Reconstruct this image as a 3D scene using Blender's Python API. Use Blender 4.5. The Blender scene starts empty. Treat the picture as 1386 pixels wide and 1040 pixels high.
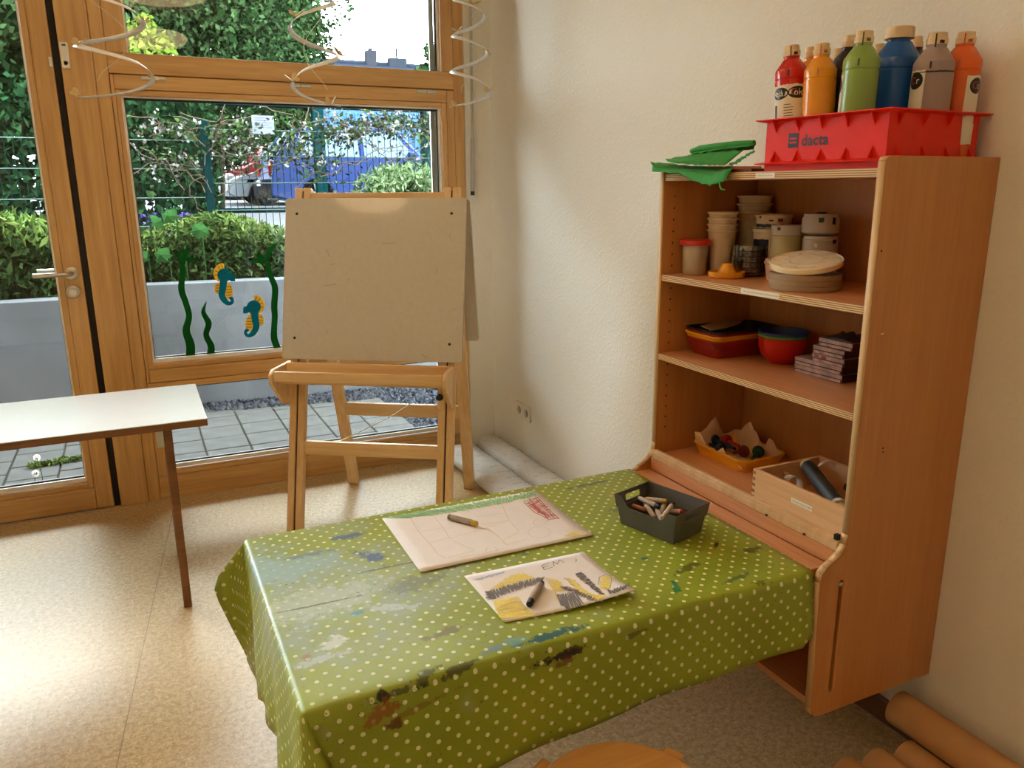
import bpy, bmesh, math, random
import numpy as np
from mathutils import Vector, Matrix, Euler
from mathutils.geometry import tessellate_polygon

random.seed(7); RNG = np.random.default_rng(7)
SC = bpy.context.scene
COL = SC.collection
PI = math.pi
def R(d): return math.radians(d)

# ---------------------------------------------------------------- camera
YAW, PITCH, ROLL, FPX = 0.441691253, -0.245099978, -0.006584037, 1061.256
CAM = np.array([-1.6838, -3.7872, 1.40])
_f = np.array([math.sin(YAW)*math.cos(PITCH), math.cos(YAW)*math.cos(PITCH), math.sin(PITCH)])
_r0 = np.array([math.cos(YAW), -math.sin(YAW), 0.0]); _u0 = np.cross(_r0, _f)
_r = math.cos(ROLL)*_r0 + math.sin(ROLL)*_u0
_u = -math.sin(ROLL)*_r0 + math.cos(ROLL)*_u0
cam_d = bpy.data.cameras.new('camera'); cam = bpy.data.objects.new('camera', cam_d); COL.objects.link(cam)
cam.matrix_world = Matrix(((_r[0], _u[0], -_f[0], CAM[0]), (_r[1], _u[1], -_f[1], CAM[1]), (_r[2], _u[2], -_f[2], CAM[2]), (0, 0, 0, 1)))
cam_d.sensor_fit = 'HORIZONTAL'; cam_d.sensor_width = 36.0; cam_d.lens = FPX/1386*36
cam_d.clip_start = 0.02; cam_d.clip_end = 300
SC.camera = cam
# measuring helpers: a pixel of the photograph on a known plane of the room
def ray(x, y): return _f*FPX + _r*(x-693) - _u*(y-520)
def onz(x, y, z=0.0): d = ray(x, y); return CAM + d*((z-CAM[2])/d[2])
def onx(x, y, X=0.0): d = ray(x, y); return CAM + d*((X-CAM[0])/d[0])
def ony(x, y, Y=0.0): d = ray(x, y); return CAM + d*((Y-CAM[1])/d[1])

# ---------------------------------------------------------------- world, light, exposure
SC.view_settings.view_transform = 'Standard'; SC.view_settings.look = 'None'
SC.view_settings.exposure = 0.6; SC.view_settings.gamma = 1.0; SC.view_settings.use_curve_mapping = False
SC.cycles.use_denoising = True
SC.cycles.max_bounces = 10; SC.cycles.diffuse_bounces = 6; SC.cycles.glossy_bounces = 4; SC.cycles.transparent_max_bounces = 24
SC.cycles.sample_clamp_indirect = 6.0; SC.cycles.caustics_reflective = False; SC.cycles.caustics_refractive = False
SKY_STRENGTH = 27.0
LAMP_STRENGTH = 3.3
w = bpy.data.worlds.new('overcast_sky'); SC.world = w; w.use_nodes = True
nt = w.node_tree; nt.nodes.clear()
o_ = nt.nodes.new('ShaderNodeOutputWorld'); b_ = nt.nodes.new('ShaderNodeBackground')
tc = nt.nodes.new('ShaderNodeTexCoord'); nz = nt.nodes.new('ShaderNodeTexNoise'); rp = nt.nodes.new('ShaderNodeValToRGB')
mp = nt.nodes.new('ShaderNodeMapping'); mp.inputs['Scale'].default_value = (1, 1, 2.5)
nz.inputs['Scale'].default_value = 2.2; nz.inputs['Detail'].default_value = 5
rp.color_ramp.elements[0].position = .35; rp.color_ramp.elements[0].color = (.80, .90, 1.0, 1)
rp.color_ramp.elements[1].position = .65; rp.color_ramp.elements[1].color = (.98, 1.0, 1.0, 1)
nt.links.new(tc.outputs['Generated'], mp.inputs['Vector']); nt.links.new(mp.outputs['Vector'], nz.inputs['Vector'])
nt.links.new(nz.outputs['Fac'], rp.inputs['Fac']); nt.links.new(rp.outputs['Color'], b_.inputs['Color'])
b_.inputs['Strength'].default_value = SKY_STRENGTH
nt.links.new(b_.outputs['Background'], o_.inputs['Surface'])

# ---------------------------------------------------------------- materials
def S(r, g, b):
    f = lambda c: (c/255/12.92) if c/255 <= .04045 else ((c/255+.055)/1.055)**2.4
    return (f(r), f(g), f(b))
def _c4(c): return (c[0], c[1], c[2], 1)
def new_mat(name):
    m = bpy.data.materials.new(name); m.use_nodes = True
    n = m.node_tree; p = n.nodes['Principled BSDF']
    return m, n, p
def N(n, t, **kw):
    x = n.nodes.new(t)
    for k, v in kw.items(): setattr(x, k, v)
    return x
def math_n(n, op, a, b=None, c=None, clamp=False):
    x = N(n, 'ShaderNodeMath', operation=op); x.use_clamp = clamp
    for i, v in enumerate((a, b, c)):
        if v is None: continue
        if isinstance(v, (int, float)): x.inputs[i].default_value = v
        else: n.links.new(v, x.inputs[i])
    return x.outputs[0]
def mixc(n, fac, a, b):
    x = N(n, 'ShaderNodeMix', data_type='RGBA')
    for s, v in ((x.inputs[0], fac), (x.inputs[6], a), (x.inputs[7], b)):
        if isinstance(v, (int, float)): s.default_value = v
        elif isinstance(v, tuple): s.default_value = _c4(v)
        else: n.links.new(v, s)
    return x.outputs[2]
def noise(n, vec, scale, detail=3, rough=.5):
    x = N(n, 'ShaderNodeTexNoise'); x.inputs['Scale'].default_value = scale; x.inputs['Detail'].default_value = detail
    x.inputs['Roughness'].default_value = rough
    n.links.new(vec, x.inputs['Vector']); return x.outputs['Fac']
def ramp(n, fac, p0, p1, c0=(0, 0, 0), c1=(1, 1, 1)):
    x = N(n, 'ShaderNodeValToRGB'); e = x.color_ramp.elements
    e[0].position, e[1].position = p0, p1; e[0].color, e[1].color = _c4(c0), _c4(c1)
    n.links.new(fac, x.inputs['Fac']); return x.outputs['Color']
def coords(n, scale=(1, 1, 1), which='Object', rot=(0, 0, 0)):
    t = N(n, 'ShaderNodeTexCoord'); m = N(n, 'ShaderNodeMapping'); m.inputs['Scale'].default_value = scale; m.inputs['Rotation'].default_value = rot
    n.links.new(t.outputs[which], m.inputs['Vector']); return m.outputs['Vector']
def bumpit(n, p, h, strength, dist=.002):
    b = N(n, 'ShaderNodeBump'); b.inputs['Strength'].default_value = strength; b.inputs['Distance'].default_value = dist
    n.links.new(h, b.inputs['Height']); n.links.new(b.outputs['Normal'], p.inputs['Normal'])
def mat(name, col, rough=.5, metal=0.0, spec=.5, var=.06, vscale=25, bump=None, coat=0.0, alpha=None, trans=0.0):
    m, n, p = new_mat(name)
    v = coords(n)
    f = noise(n, v, vscale, 4)
    c0 = tuple(max(0, x*(1-var*1.6)) for x in col); c1 = tuple(min(1, x*(1+var*1.6)) for x in col)
    n.links.new(ramp(n, f, .3, .7, c0, c1), p.inputs['Base Color'])
    p.inputs['Roughness'].default_value = rough; p.inputs['Metallic'].default_value = metal
    p.inputs['Specular IOR Level'].default_value = spec; p.inputs['Coat Weight'].default_value = coat
    p.inputs['Coat Roughness'].default_value = .08
    p.inputs['Transmission Weight'].default_value = trans
    if alpha is not None: p.inputs['Alpha'].default_value = alpha
    if bump: bumpit(n, p, noise(n, v, bump[0], 3), bump[1], bump[2] if len(bump) > 2 else .002)
    return m
def wood(name, c0, c1, axis, rough=.4, fine=60, streak=9, spec=.5):
    m, n, p = new_mat(name)
    s = [1.0, 1.0, 1.0]; s['xyz'.index(axis)] = .055
    v = coords(n, tuple(s))
    a = noise(n, v, streak, 4, .6); b = noise(n, v, fine, 3, .6)
    k = math_n(n, 'ADD', math_n(n, 'MULTIPLY', a, .6), math_n(n, 'MULTIPLY', b, .4))
    n.links.new(ramp(n, k, .38, .62, c0, c1), p.inputs['Base Color'])
    p.inputs['Roughness'].default_value = rough; p.inputs['Specular IOR Level'].default_value = spec
    bumpit(n, p, b, .08, .001)
    return m
def stripes(name, ca, cb, axis, period, rough=.55, spec=.3):
    m, n, p = new_mat(name)
    v = coords(n); x = N(n, 'ShaderNodeSeparateXYZ'); n.links.new(v, x.inputs[0])
    k = math_n(n, 'FRACT', math_n(n, 'MULTIPLY', x.outputs['XYZ'.index(axis.upper())], 1/period))
    n.links.new(ramp(n, k, .45, .55, ca, cb), p.inputs['Base Color']); p.inputs['Roughness'].default_value = rough; p.inputs['Specular IOR Level'].default_value = spec
    return m
def glass_mat(name, tint=(.93, .97, .96), refl=1.0):
    m = bpy.data.materials.new(name); m.use_nodes = True; n = m.node_tree; n.nodes.clear()
    o = N(n, 'ShaderNodeOutputMaterial'); t = N(n, 'ShaderNodeBsdfTransparent'); g = N(n, 'ShaderNodeBsdfGlossy'); mx = N(n, 'ShaderNodeMixShader')
    fr = N(n, 'ShaderNodeFresnel'); fr.inputs['IOR'].default_value = 1.45
    t.inputs['Color'].default_value = _c4(tint); g.inputs['Roughness'].default_value = .02
    n.links.new(math_n(n, 'MULTIPLY', fr.outputs[0], refl), mx.inputs[0]); n.links.new(t.outputs[0], mx.inputs[1]); n.links.new(g.outputs[0], mx.inputs[2])
    n.links.new(mx.outputs[0], o.inputs['Surface']); return m
def leaf_mat(name, c0, c1, rough=.5, transl=.25):
    m, n, p = new_mat(name)
    g = N(n, 'ShaderNodeNewGeometry')
    n.links.new(ramp(n, g.outputs['Random Per Island'], .05, .95, c0, c1), p.inputs['Base Color'])
    p.inputs['Roughness'].default_value = rough; p.inputs['Specular IOR Level'].default_value = .35
    return m

M = {}
M['wood_v'] = wood('window_wood_vertical', S(180, 134, 76), S(210, 166, 106), 'z', .42, streak=14)
M['wood_h'] = wood('window_wood_horizontal', S(180, 134, 76), S(210, 166, 106), 'x', .42, streak=14)
M['wall'] = None
M['seal'] = mat('glazing_seal_grey', S(246, 248, 248), .4)
M['hinge'] = mat('pale_hinge_metal', S(206, 202, 194), .3, .25)
M['gasket'] = mat('black_gasket', S(30, 24, 22), .7)
M['glass'] = glass_mat('window_glass')
M['steel'] = mat('brushed_steel', S(195, 188, 178), .28, 1.0, var=.03)
M['alu'] = mat('grey_aluminium', S(190, 190, 188), .35, .8, var=.02)
M['white_plastic'] = mat('white_plastic', S(232, 228, 218), .35, var=.02)
M['beech'] = wood('beech_laminate', S(182, 116, 60), S(196, 131, 73), 'z', .38, 90, 12)
M['beech_h'] = wood('beech_laminate_lying', S(190, 128, 80), S(212, 150, 100), 'y', .33, 90, 12)
M['beech_edge'] = wood('beech_edge', S(200, 158, 108), S(222, 184, 136), 'z', .5)
M['ply'] = stripes('plywood_edge', S(150, 105, 62), S(226, 190, 140), 'z', .0045)
M['birch'] = wood('birch_wood', S(216, 178, 128), S(232, 200, 156), 'z', .45, 80, 10)
M['birch_h'] = wood('birch_wood_lying', S(216, 178, 128), S(232, 200, 156), 'x', .45, 80, 10)
M['box_wood'] = wood('pale_box_wood', S(212, 164, 116), S(230, 186, 140), 'y', .5, 90, 10)
M['board'] = mat('tan_white_laminate', S(206, 201, 194), .07, var=.02, vscale=60)
M['black'] = mat('black_plastic', S(22, 22, 24), .4)
M['dark'] = mat('dark_hole', S(20, 14, 10), .8)
M['paper'] = mat('white_paper', S(236, 226, 222), .75, var=.015)
M['label'] = mat('label_paper', S(232, 224, 206), .6, var=.02)
M['ink'] = mat('grey_ink', S(70, 66, 62), .7)
M['white'] = mat('matt_white', S(228, 222, 208), .6, var=.03)

# ---------------------------------------------------------------- mesh building
def worldloc(o):
    v = Vector((0, 0, 0))
    while o is not None: v += o.location; o = o.parent
    return v
class MB:
    def __init__(s): s.v = []; s.f = []; s.uv = None
    def add(s, vs, fs):
        k = len(s.v); s.v += [tuple(map(float, p)) for p in vs]; s.f += [tuple(i+k for i in f) for f in fs]; return s
    def box(s, x0, x1, y0, y1, z0, z1):
        x0, x1 = sorted((x0, x1)); y0, y1 = sorted((y0, y1)); z0, z1 = sorted((z0, z1))
        return s.add([(x0, y0, z0), (x1, y0, z0), (x1, y1, z0), (x0, y1, z0), (x0, y0, z1), (x1, y0, z1), (x1, y1, z1), (x0, y1, z1)],
                     [(0, 3, 2, 1), (4, 5, 6, 7), (0, 1, 5, 4), (1, 2, 6, 5), (2, 3, 7, 6), (3, 0, 4, 7)])
    def bar(s, a, b, side, w, t):
        "box beam from a to b, width w along side, thickness t across"
        a, b, side = Vector(a), Vector(b), Vector(side); d = (b-a).normalized(); side = (side - d*side.dot(d)).normalized(); n = d.cross(side)
        P = []
        for q in (a, b):
            for i, j in ((-1, -1), (1, -1), (1, 1), (-1, 1)): P.append(q + side*(i*w/2) + n*(j*t/2))
        return s.add(P, [(0, 3, 2, 1), (4, 5, 6, 7), (0, 1, 5, 4), (1, 2, 6, 5), (2, 3, 7, 6), (3, 0, 4, 7)])
    def tube(s, pts, r, n=8, cap=True):
        pts = [Vector(p) for p in pts]; m = len(pts); rs = r if isinstance(r, (list, tuple)) else [r]*m
        V = []; prev = None
        for i, p in enumerate(pts):
            d = (pts[min(i+1, m-1)] - pts[max(i-1, 0)])
            d = d.normalized() if d.length > 1e-9 else Vector((0, 0, 1))
            if prev is None:
                a = Vector((0, 0, 1)) if abs(d.z) < .9 else Vector((1, 0, 0)); sx = d.cross(a).normalized()
            else: sx = (prev - d*prev.dot(d)); sx = sx.normalized() if sx.length > 1e-6 else d.cross(Vector((.3, .5, .8))).normalized()
            prev = sx; sy = d.cross(sx)
            for k in range(n):
                t = 2*PI*k/n; V.append(p + sx*(rs[i]*math.cos(t)) + sy*(rs[i]*math.sin(t)))
        F = [(i*n+k, i*n+(k+1) % n, (i+1)*n+(k+1) % n, (i+1)*n+k) for i in range(m-1) for k in range(n)]
        if cap: F += [tuple(range(n-1, -1, -1)), tuple(range((m-1)*n, m*n))]
        return s.add(V, F)
    def lathe(s, prof, c=(0, 0, 0), n=28, sx=1.0, sy=1.0):
        c = Vector(c); V = []; F = []; m = len(prof)
        for r, z in prof:
            for k in range(n):
                t = 2*PI*k/n; V.append(c + Vector((r*math.cos(t)*sx, r*math.sin(t)*sy, z)))
        for i in range(m-1):
            for k in range(n): F.append((i*n+k, i*n+(k+1) % n, (i+1)*n+(k+1) % n, (i+1)*n+k))
        F.append(tuple(range(n-1, -1, -1))); F.append(tuple(range((m-1)*n, m*n)))
        return s.add(V, F)
    def poly(s, outer, holes, to3, d):
        "flat shape with holes given in 2D, to3(u, v, w) -> point, extruded from w=0 to w=d"
        loops = [outer] + list(holes); flat = [p for l in loops for p in l]
        tris = tessellate_polygon([[Vector((p[0], p[1], 0)) for p in l] for l in loops])
        nn = len(flat); V = [to3(p[0], p[1], 0) for p in flat] + [to3(p[0], p[1], d) for p in flat]
        F = [tuple(t) for t in tris] + [tuple(i+nn for i in reversed(t)) for t in tris]
        k = 0
        for l in loops:
            for i in range(len(l)):
                a, b = k+i, k+(i+1) % len(l); F.append((a, b, b+nn, a+nn))
            k += len(l)
        return s.add(V, F)
    def grid(s, P):
        h, w_ = len(P), len(P[0])
        return s.add([p for row in P for p in row], [(i*w_+j, i*w_+j+1, (i+1)*w_+j+1, (i+1)*w_+j) for i in range(h-1) for j in range(w_-1)])
    def sphere(s, c, r, n=10, m=6, sc=(1, 1, 1)):
        prof = [(max(1e-4, r*math.sin(PI*i/m)), -r*math.cos(PI*i/m)) for i in range(m+1)]
        q = MB(); q.lathe(prof, (0, 0, 0), n)
        return s.add([(c[0]+p[0]*sc[0], c[1]+p[1]*sc[1], c[2]+p[2]*sc[2]) for p in q.v], q.f)
    def ribbon(s, pts, w, up):
        "flat ribbon along pts with half width w (number or list), lying in the plane with normal up"
        pts = [Vector(p) for p in pts]; up = Vector(up); V = []
        for i, p in enumerate(pts):
            d = pts[min(i+1, len(pts)-1)] - pts[max(i-1, 0)]; sd = up.cross(d)
            sd = sd.normalized() if sd.length > 1e-9 else Vector((1, 0, 0)); ww = w[i] if isinstance(w, (list, tuple)) else w
            V += [p - sd*ww, p + sd*ww]
        return s.add(V, [(2*i, 2*i+1, 2*i+3, 2*i+2) for i in range(len(pts)-1)])
    def build(s, name, material, parent=None, local=False, bevel=0, smooth=35, solid=0, subsurf=0, origin=None, fixn=True):
        me = bpy.data.meshes.new(name)
        off = Vector((0, 0, 0))
        if origin is not None: off = Vector(origin)
        elif parent is not None and not local: off = worldloc(parent)
        me.from_pydata([(p[0]-off.x, p[1]-off.y, p[2]-off.z) for p in s.v], [], s.f)
        if fixn and len(s.f) < 20000:
            b = bmesh.new(); b.from_mesh(me); bmesh.ops.recalc_face_normals(b, faces=b.faces); b.to_mesh(me); b.free()
        for mm in (material if isinstance(material, list) else [material]): me.materials.append(mm)
        if smooth:
            me.polygons.foreach_set('use_smooth', [True]*len(me.polygons)); me.set_sharp_from_angle(angle=R(smooth))
        o = bpy.data.objects.new(name, me); COL.objects.link(o)
        if origin is not None: o.location = off
        if parent is not None: o.parent = parent
        if solid:
            md = o.modifiers.new('thickness', 'SOLIDIFY'); md.thickness = solid; md.offset = 0
        if bevel:
            md = o.modifiers.new('bevel', 'BEVEL'); md.width = bevel; md.segments = 2; md.limit_method = 'ANGLE'; md.angle_limit = R(40)
        if subsurf:
            md = o.modifiers.new('sub', 'SUBSURF'); md.levels = subsurf; md.render_levels = subsurf
        return o
def tag(o, label=None, cat=None, group=None, kind=None):
    if label: o['label'] = label
    if cat: o['category'] = cat
    if group: o['group'] = group
    if kind: o['kind'] = kind
    return o
def thing(name, label, cat, loc=(0, 0, 0), rotz=0.0, group=None, rot=None):
    o = bpy.data.objects.new(name, None); COL.objects.link(o); o.location = Vector([float(a) for a in loc])
    o.rotation_euler = rot if rot is not None else (0, 0, rotz); o.empty_display_size = .05
    return tag(o, label, cat, group)
def struct(name, parent=None):
    o = bpy.data.objects.new(name, None); COL.objects.link(o); o['kind'] = 'structure'; o.empty_display_size = .05
    if parent: o.parent = parent
    return o
def dup(root, loc, rotz=None, label=None, group=None, rot=None):
    r = root.copy(); COL.objects.link(r); r.location = Vector([float(a) for a in loc])
    if rotz is not None: r.rotation_euler = (0, 0, rotz)
    if rot is not None: r.rotation_euler = rot
    if label: r['label'] = label
    if group: r['group'] = group
    for ch in list(root.children):
        c = ch.copy(); COL.objects.link(c); c.parent = r
        for g in list(ch.children):
            d = g.copy(); COL.objects.link(d); d.parent = c
    return r
def text_mesh(txt, size, bold=0.0):
    cu = bpy.data.curves.new('lettering', 'FONT'); cu.body = txt; cu.size = size; cu.offset = bold; cu.resolution_u = 3
    cu.align_x = 'CENTER'
    o = bpy.data.objects.new('lettering', cu); COL.objects.link(o)
    me = bpy.data.meshes.new_from_object(o.evaluated_get(bpy.context.evaluated_depsgraph_get()))
    V = [tuple(v.co) for v in me.vertices]; F = [tuple(p.vertices) for p in me.polygons]
    bpy.data.objects.remove(o); bpy.data.curves.remove(cu); bpy.data.meshes.remove(me)
    return V, F
def leaves(name, cen, size, material, parent=None, aspect=.45, fold=.25, droop=0.0, kind=None, flat=0.0):
    "one mesh of many folded leaf blades; cen (n,3), size (n,)"
    n = len(cen); cen = np.asarray(cen, float); size = np.broadcast_to(np.asarray(size, float), (n,))
    d = RNG.normal(size=(n, 3)); d[:, 2] -= droop; d[:, 2] *= (1-flat); d /= np.linalg.norm(d, axis=1)[:, None]
    a = RNG.normal(size=(n, 3)); s = np.cross(d, a); s /= np.linalg.norm(s, axis=1)[:, None]; nn = np.cross(s, d)
    L = size[:, None]
    V = np.stack([cen - d*L*.5, cen - d*L*.05 + s*L*aspect*.5 + nn*L*fold*.3, cen + d*L*.5, cen - d*L*.05 - s*L*aspect*.5 + nn*L*fold*.3], 1).reshape(-1, 3)
    if parent is not None: V = V - np.array(worldloc(parent))
    me = bpy.data.meshes.new(name); me.vertices.add(4*n); me.vertices.foreach_set('co', V.ravel())
    me.loops.add(6*n); me.polygons.add(2*n)
    b = (np.arange(n)*4)[:, None]; idx = (b + np.array([0, 1, 2, 0, 2, 3])).ravel()
    me.loops.foreach_set('vertex_index', idx.astype(np.int32)); me.polygons.foreach_set('loop_start', (np.arange(2*n)*3).astype(np.int32))
    me.update(); me.validate(); me.materials.append(material)
    o = bpy.data.objects.new(name, me); COL.objects.link(o)
    if parent is not None: o.parent = parent
    if kind: o['kind'] = kind
    return o
# ================================================================ THE ROOM
CEIL = 2.75; XL, YB = -4.6, -6.4
def plaster(name, col):
    m, n, p = new_mat(name); v = coords(n)
    p.inputs['Base Color'].default_value = _c4(col); p.inputs['Roughness'].default_value = .85; p.inputs['Specular IOR Level'].default_value = .2
    a = noise(n, v, 170, 3, .6); b = noise(n, v, 70, 2)
    bumpit(n, p, math_n(n, 'ADD', math_n(n, 'MULTIPLY', a, .7), ramp(n, b, .5, .75)), .32, .003); return m
M['wall'] = plaster('woodchip_wall_paint', S(235, 232, 223))
M['ceil'] = plaster('ceiling_paint', S(236, 232, 222))
def floor_mat():
    m, n, p = new_mat('speckled_linoleum'); v = coords(n)
    f1 = noise(n, v, 150, 3, .7); f2 = noise(n, v, 62, 4, .7); f3 = noise(n, v, 1.3, 3)
    c = ramp(n, f2, .36, .66, S(172, 142, 96), S(211, 184, 136))
    c = mixc(n, ramp(n, f1, .60, .68), c, S(238, 220, 188))
    c = mixc(n, ramp(n, f1, .33, .40, (1, 1, 1), (0, 0, 0)), c, S(140, 108, 76))
    x = N(n, 'ShaderNodeSeparateXYZ'); n.links.new(v, x.inputs[0])
    seam = math_n(n, 'LESS_THAN', math_n(n, 'ABSOLUTE', math_n(n, 'ADD', x.outputs['X'], math_n(n, 'MULTIPLY_ADD', x.outputs['Y'], -.124, 1.64))), .0016)
    c = mixc(n, math_n(n, 'MULTIPLY', seam, .6), c, S(120, 90, 62))
    n.links.new(c, p.inputs['Base Color'])
    p.inputs['Roughness'].default_value = .36
    p.inputs['Specular IOR Level'].default_value = .36
    bumpit(n, p, f2, .05, .001); return m
M['floor'] = floor_mat()
tag(MB().box(XL, 0.0, YB, 0.02, -.12, 0).build('floor', M['floor'], smooth=0), kind='structure')
tag(MB().box(XL-.2, .2, YB-.2, .12, CEIL, CEIL+.25).build('ceiling', M['ceil'], smooth=0), kind='structure')
tag(MB().box(0, .2, YB-.2, .12, -.12, CEIL).build('wall_right', M['wall'], smooth=0), kind='structure')
tag(MB().box(XL-.2, XL, YB-.2, .12, -.12, CEIL).build('wall_left', M['wall'], smooth=0), kind='structure')
ov = struct('added_shade_roof')  # unseen overhang, added to shade the terrace paving
MB().box(-6.5, 2.5, .121, 1.2, 2.86, 2.98).build('shade_roof_slab', M['ceil'], ov, smooth=0); MB().box(-6.5, 2.5, 1.2005, 1.24, 2.80, 3.05).build('shade_roof_edge', M['wood_h'], ov, smooth=0)
tag(MB().box(XL, 0, YB-.2, YB, -.12, CEIL).build('wall_back', M['wall'], smooth=0), kind='structure')
tag(MB().box(-.142, 0, -.004, .12, -.12, CEIL).build('wall_front', M['wall'], smooth=0), kind='structure')
M['skirt'] = wood('dark_skirting_wood', S(96, 62, 36), S(120, 80, 48), 'y', .45)
tag(MB().box(-.016, -.0005, YB, -.005, 0.0005, .07).build('baseboard_right', M['skirt'], bevel=.004), kind='structure')

# ---------------------------------------------------------------- window wall: window_1 (three panes), door_1, window_2 beyond the frame
HT = 2.70
def pane_seals(parent, x0, x1, z0, z1, y=.030, sb=.019, gb=.024):
    s = .009
    for a in ((x0, x0+s, z0, z1), (x1-s, x1, z0, z1), (x0+s, x1-s, z0, z0+sb), (x0+s, x1-s, z1-.006, z1)):
        MB().box(a[0], a[1], y, y+.012, a[2], a[3]).build('glazing_seal', M['seal'], parent, smooth=0)
    for a in ((x0, x0+.012, z0, z1), (x1-.012, x1, z0, z1), (x0+.012, x1-.012, z0, z0+gb), (x0+.012, x1-.012, z1-.014, z1)):
        MB().box(a[0], a[1], y+.022, y+.034, a[2], a[3]).build('gasket', M['gasket'], parent, smooth=0)
    if x1 > -1: MB().box(x1-.036, x1-.0125, y+.036, y+.046, z0+gb, z1-.014).build('outer_bead', M['seal'], parent, smooth=0)
    MB().box(x0+.001, x1-.001, y+.014, y+.020, z0+.001, z1-.001).build('pane', M['glass'], parent, smooth=0)
win = struct('window_1')
def wv(name, x0, x1, z0, z1, y0=0.0, y1=.085, b=.003): return MB().box(x0, x1, y0, y1, z0, z1).build(name, M['wood_v'], win, bevel=b)
def wh(name, x0, x1, z0, z1, y0=0.0, y1=.085, b=.003): return MB().box(x0, x1, y0, y1, z0, z1).build(name, M['wood_h'], win, bevel=b)
wv('mullion', -1.872, -1.756, .0, HT, -.004, .09)
wv('frame_post', -1.755, -1.705, .0, HT)
wv('frame_post', -.196, -.143, .0, HT)
# upper fixed light
wv('frame_stile', -1.704, -1.628, 1.948, 2.60, .004); wv('frame_stile', -.257, -.197, 1.948, 2.60, .004)
wh('transom', -1.704, -.197, 1.866, 1.947, .0); wh('head_rail', -1.704, -.197, 2.60, HT, .0)
pane_seals(win, -1.628, -.257, 1.948, 2.60, .030, .004, .004)
# tilting middle sash with its glazing beads
wv('sash_stile', -1.703, -1.690, .560, 1.862, -.004); wv('sash_stile', -.236, -.198, .560, 1.862, -.004)
wh('sash_rail', -1.690, -.236, 1.806, 1.862, -.006); wh('sash_rail', -1.690, -.236, .560, .619, -.006)
for a in ((-1.6895, -1.669, .620, 1.805), (-.262, -.2365, .620, 1.805)): wv('glazing_bead', *a, .002, .03)
for a in ((-1.669, -.262, 1.782, 1.805), (-1.669, -.262, .620, .642)): wh('glazing_bead', *a, .002, .03)
pane_seals(win, -1.669, -.262, .642, 1.782)
# lower fixed light
wh('transom', -1.704, -.197, .527, .558, .0); wh('sill_rail', -1.704, -.197, .0, .112, .0)
wv('frame_stile', -1.704, -1.660, .113, .526, .003); wv('frame_stile', -.240, -.197, .113, .526, .003)
for a in ((-1.6595, -1.637, .113, .526), (-.262, -.2405, .113, .526)): wv('glazing_bead', *a, .004, .03)
wh('glazing_bead', -1.637, -.262, .113, .136, .004, .03)
pane_seals(win, -1.637, -.262, .137, .526)
for x0, x1 in ((-1.585, -1.493), (-.985, -.888), (-.390, -.290)):
    h = MB().tube([(x0, -.010, 1.851), (x1, -.010, 1.851)], .0072, 12).build('hinge', M['hinge'], win)
    MB().box(x0+.002, x1-.002, -.005, .0, 1.846, 1.862).build('hinge_plate', M['hinge'], h)
    MB().tube([((x0+x1)/2-.001, -.010, 1.851), ((x0+x1)/2+.001, -.010, 1.851)], .0076, 12).build('hinge_joint', M['black'], h)
for a in ((-1.714, -1.696, 0, HT), (-.206, -.190, 0, HT), (-1.880, -1.868, 0, HT)): MB().box(a[0], a[1], .0855, .094, a[2], a[3]).build('frame_gasket', M['gasket'], win, smooth=0)
for z in (.1125, .5265, .559, 1.864, 1.9475, 2.60): MB().box(-1.696, -.206, .0855, .094, z-.007, z+.004).build('frame_gasket', M['gasket'], win, smooth=0)
# door leaf, its gap and its handle
door = struct('door_1')
MB().box(-1.898, -1.873, .020, .08, .0, HT).build('door_gap_seal', M['gasket'], door, smooth=0)
def dv(name, x0, x1, z0, z1, y0=0.0, y1=.075, b=.003): return MB().box(x0, x1, y0, y1, z0, z1).build(name, M['wood_v'], door, bevel=b)
def dh(name, x0, x1, z0, z1, y0=0.0, y1=.075, b=.003): return MB().box(x0, x1, y0, y1, z0, z1).build(name, M['wood_h'], door, bevel=b)
dv('door_stile', -1.968, -1.899, .006, 2.45); dv('door_stile', -3.02, -2.93, .006, 2.45)
dh('door_rail', -2.93, -1.969, .006, .106); dh('door_rail', -2.93, -1.969, 2.35, 2.45)
dv('glazing_bead', -1.993, -1.9685, .107, 2.349, .003, .03); dv('glazing_bead', -2.929, -2.906, .107, 2.349, .003, .03)
dh('glazing_bead', -2.906, -1.993, .107, .130, .004, .03); dh('glazing_bead', -2.906, -1.993, 2.327, 2.349, .004, .03)
pane_seals(door, -2.906, -1.993, .131, 2.326)
dh('door_head', -3.02, -1.873, 2.46, HT, .0)
rose = MB().lathe([(.001, 0), (.0265, 0), (.0265, .006), (.022, .009), (.001, .009)], (0, 0, 0), 32)
def turned(mb, c, ax):   # lathe built along z, turned so z points to -y, moved to c
    return MB().add([(c[0]+p[0], c[1]-p[2], c[2]+p[1]) for p in mb.v], mb.f)
hd = turned(rose, (-1.938, -.0005, 1.064), 'y').build('handle_rose', M['steel'], door)
MB().tube([(-1.938, -.009, 1.064), (-1.938, -.040, 1.064), (-1.944, -.052, 1.064), (-1.960, -.058, 1.064), (-2.075, -.058, 1.064)], .0095, 14).build('lever', M['steel'], hd)
cy = turned(rose, (-1.942, -.0005, .986), 'y').build('lock_rose', M['steel'], door)
turned(MB().lathe([(.001, 0), (.0145, 0), (.0145, .016), (.013, .018), (.001, .018)], (0, 0, 0), 28), (-1.942, -.0095, .986), 'y').build('thumb_turn', M['white_plastic'], cy)
# outer handle seen through the pane
MB().tube([(-1.938, .076, 1.066), (-1.938, .115, 1.066), (-1.95, .125, 1.066), (-2.075, .125, 1.066)], .0095, 12).build('outer_lever', M['steel'], door)
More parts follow.
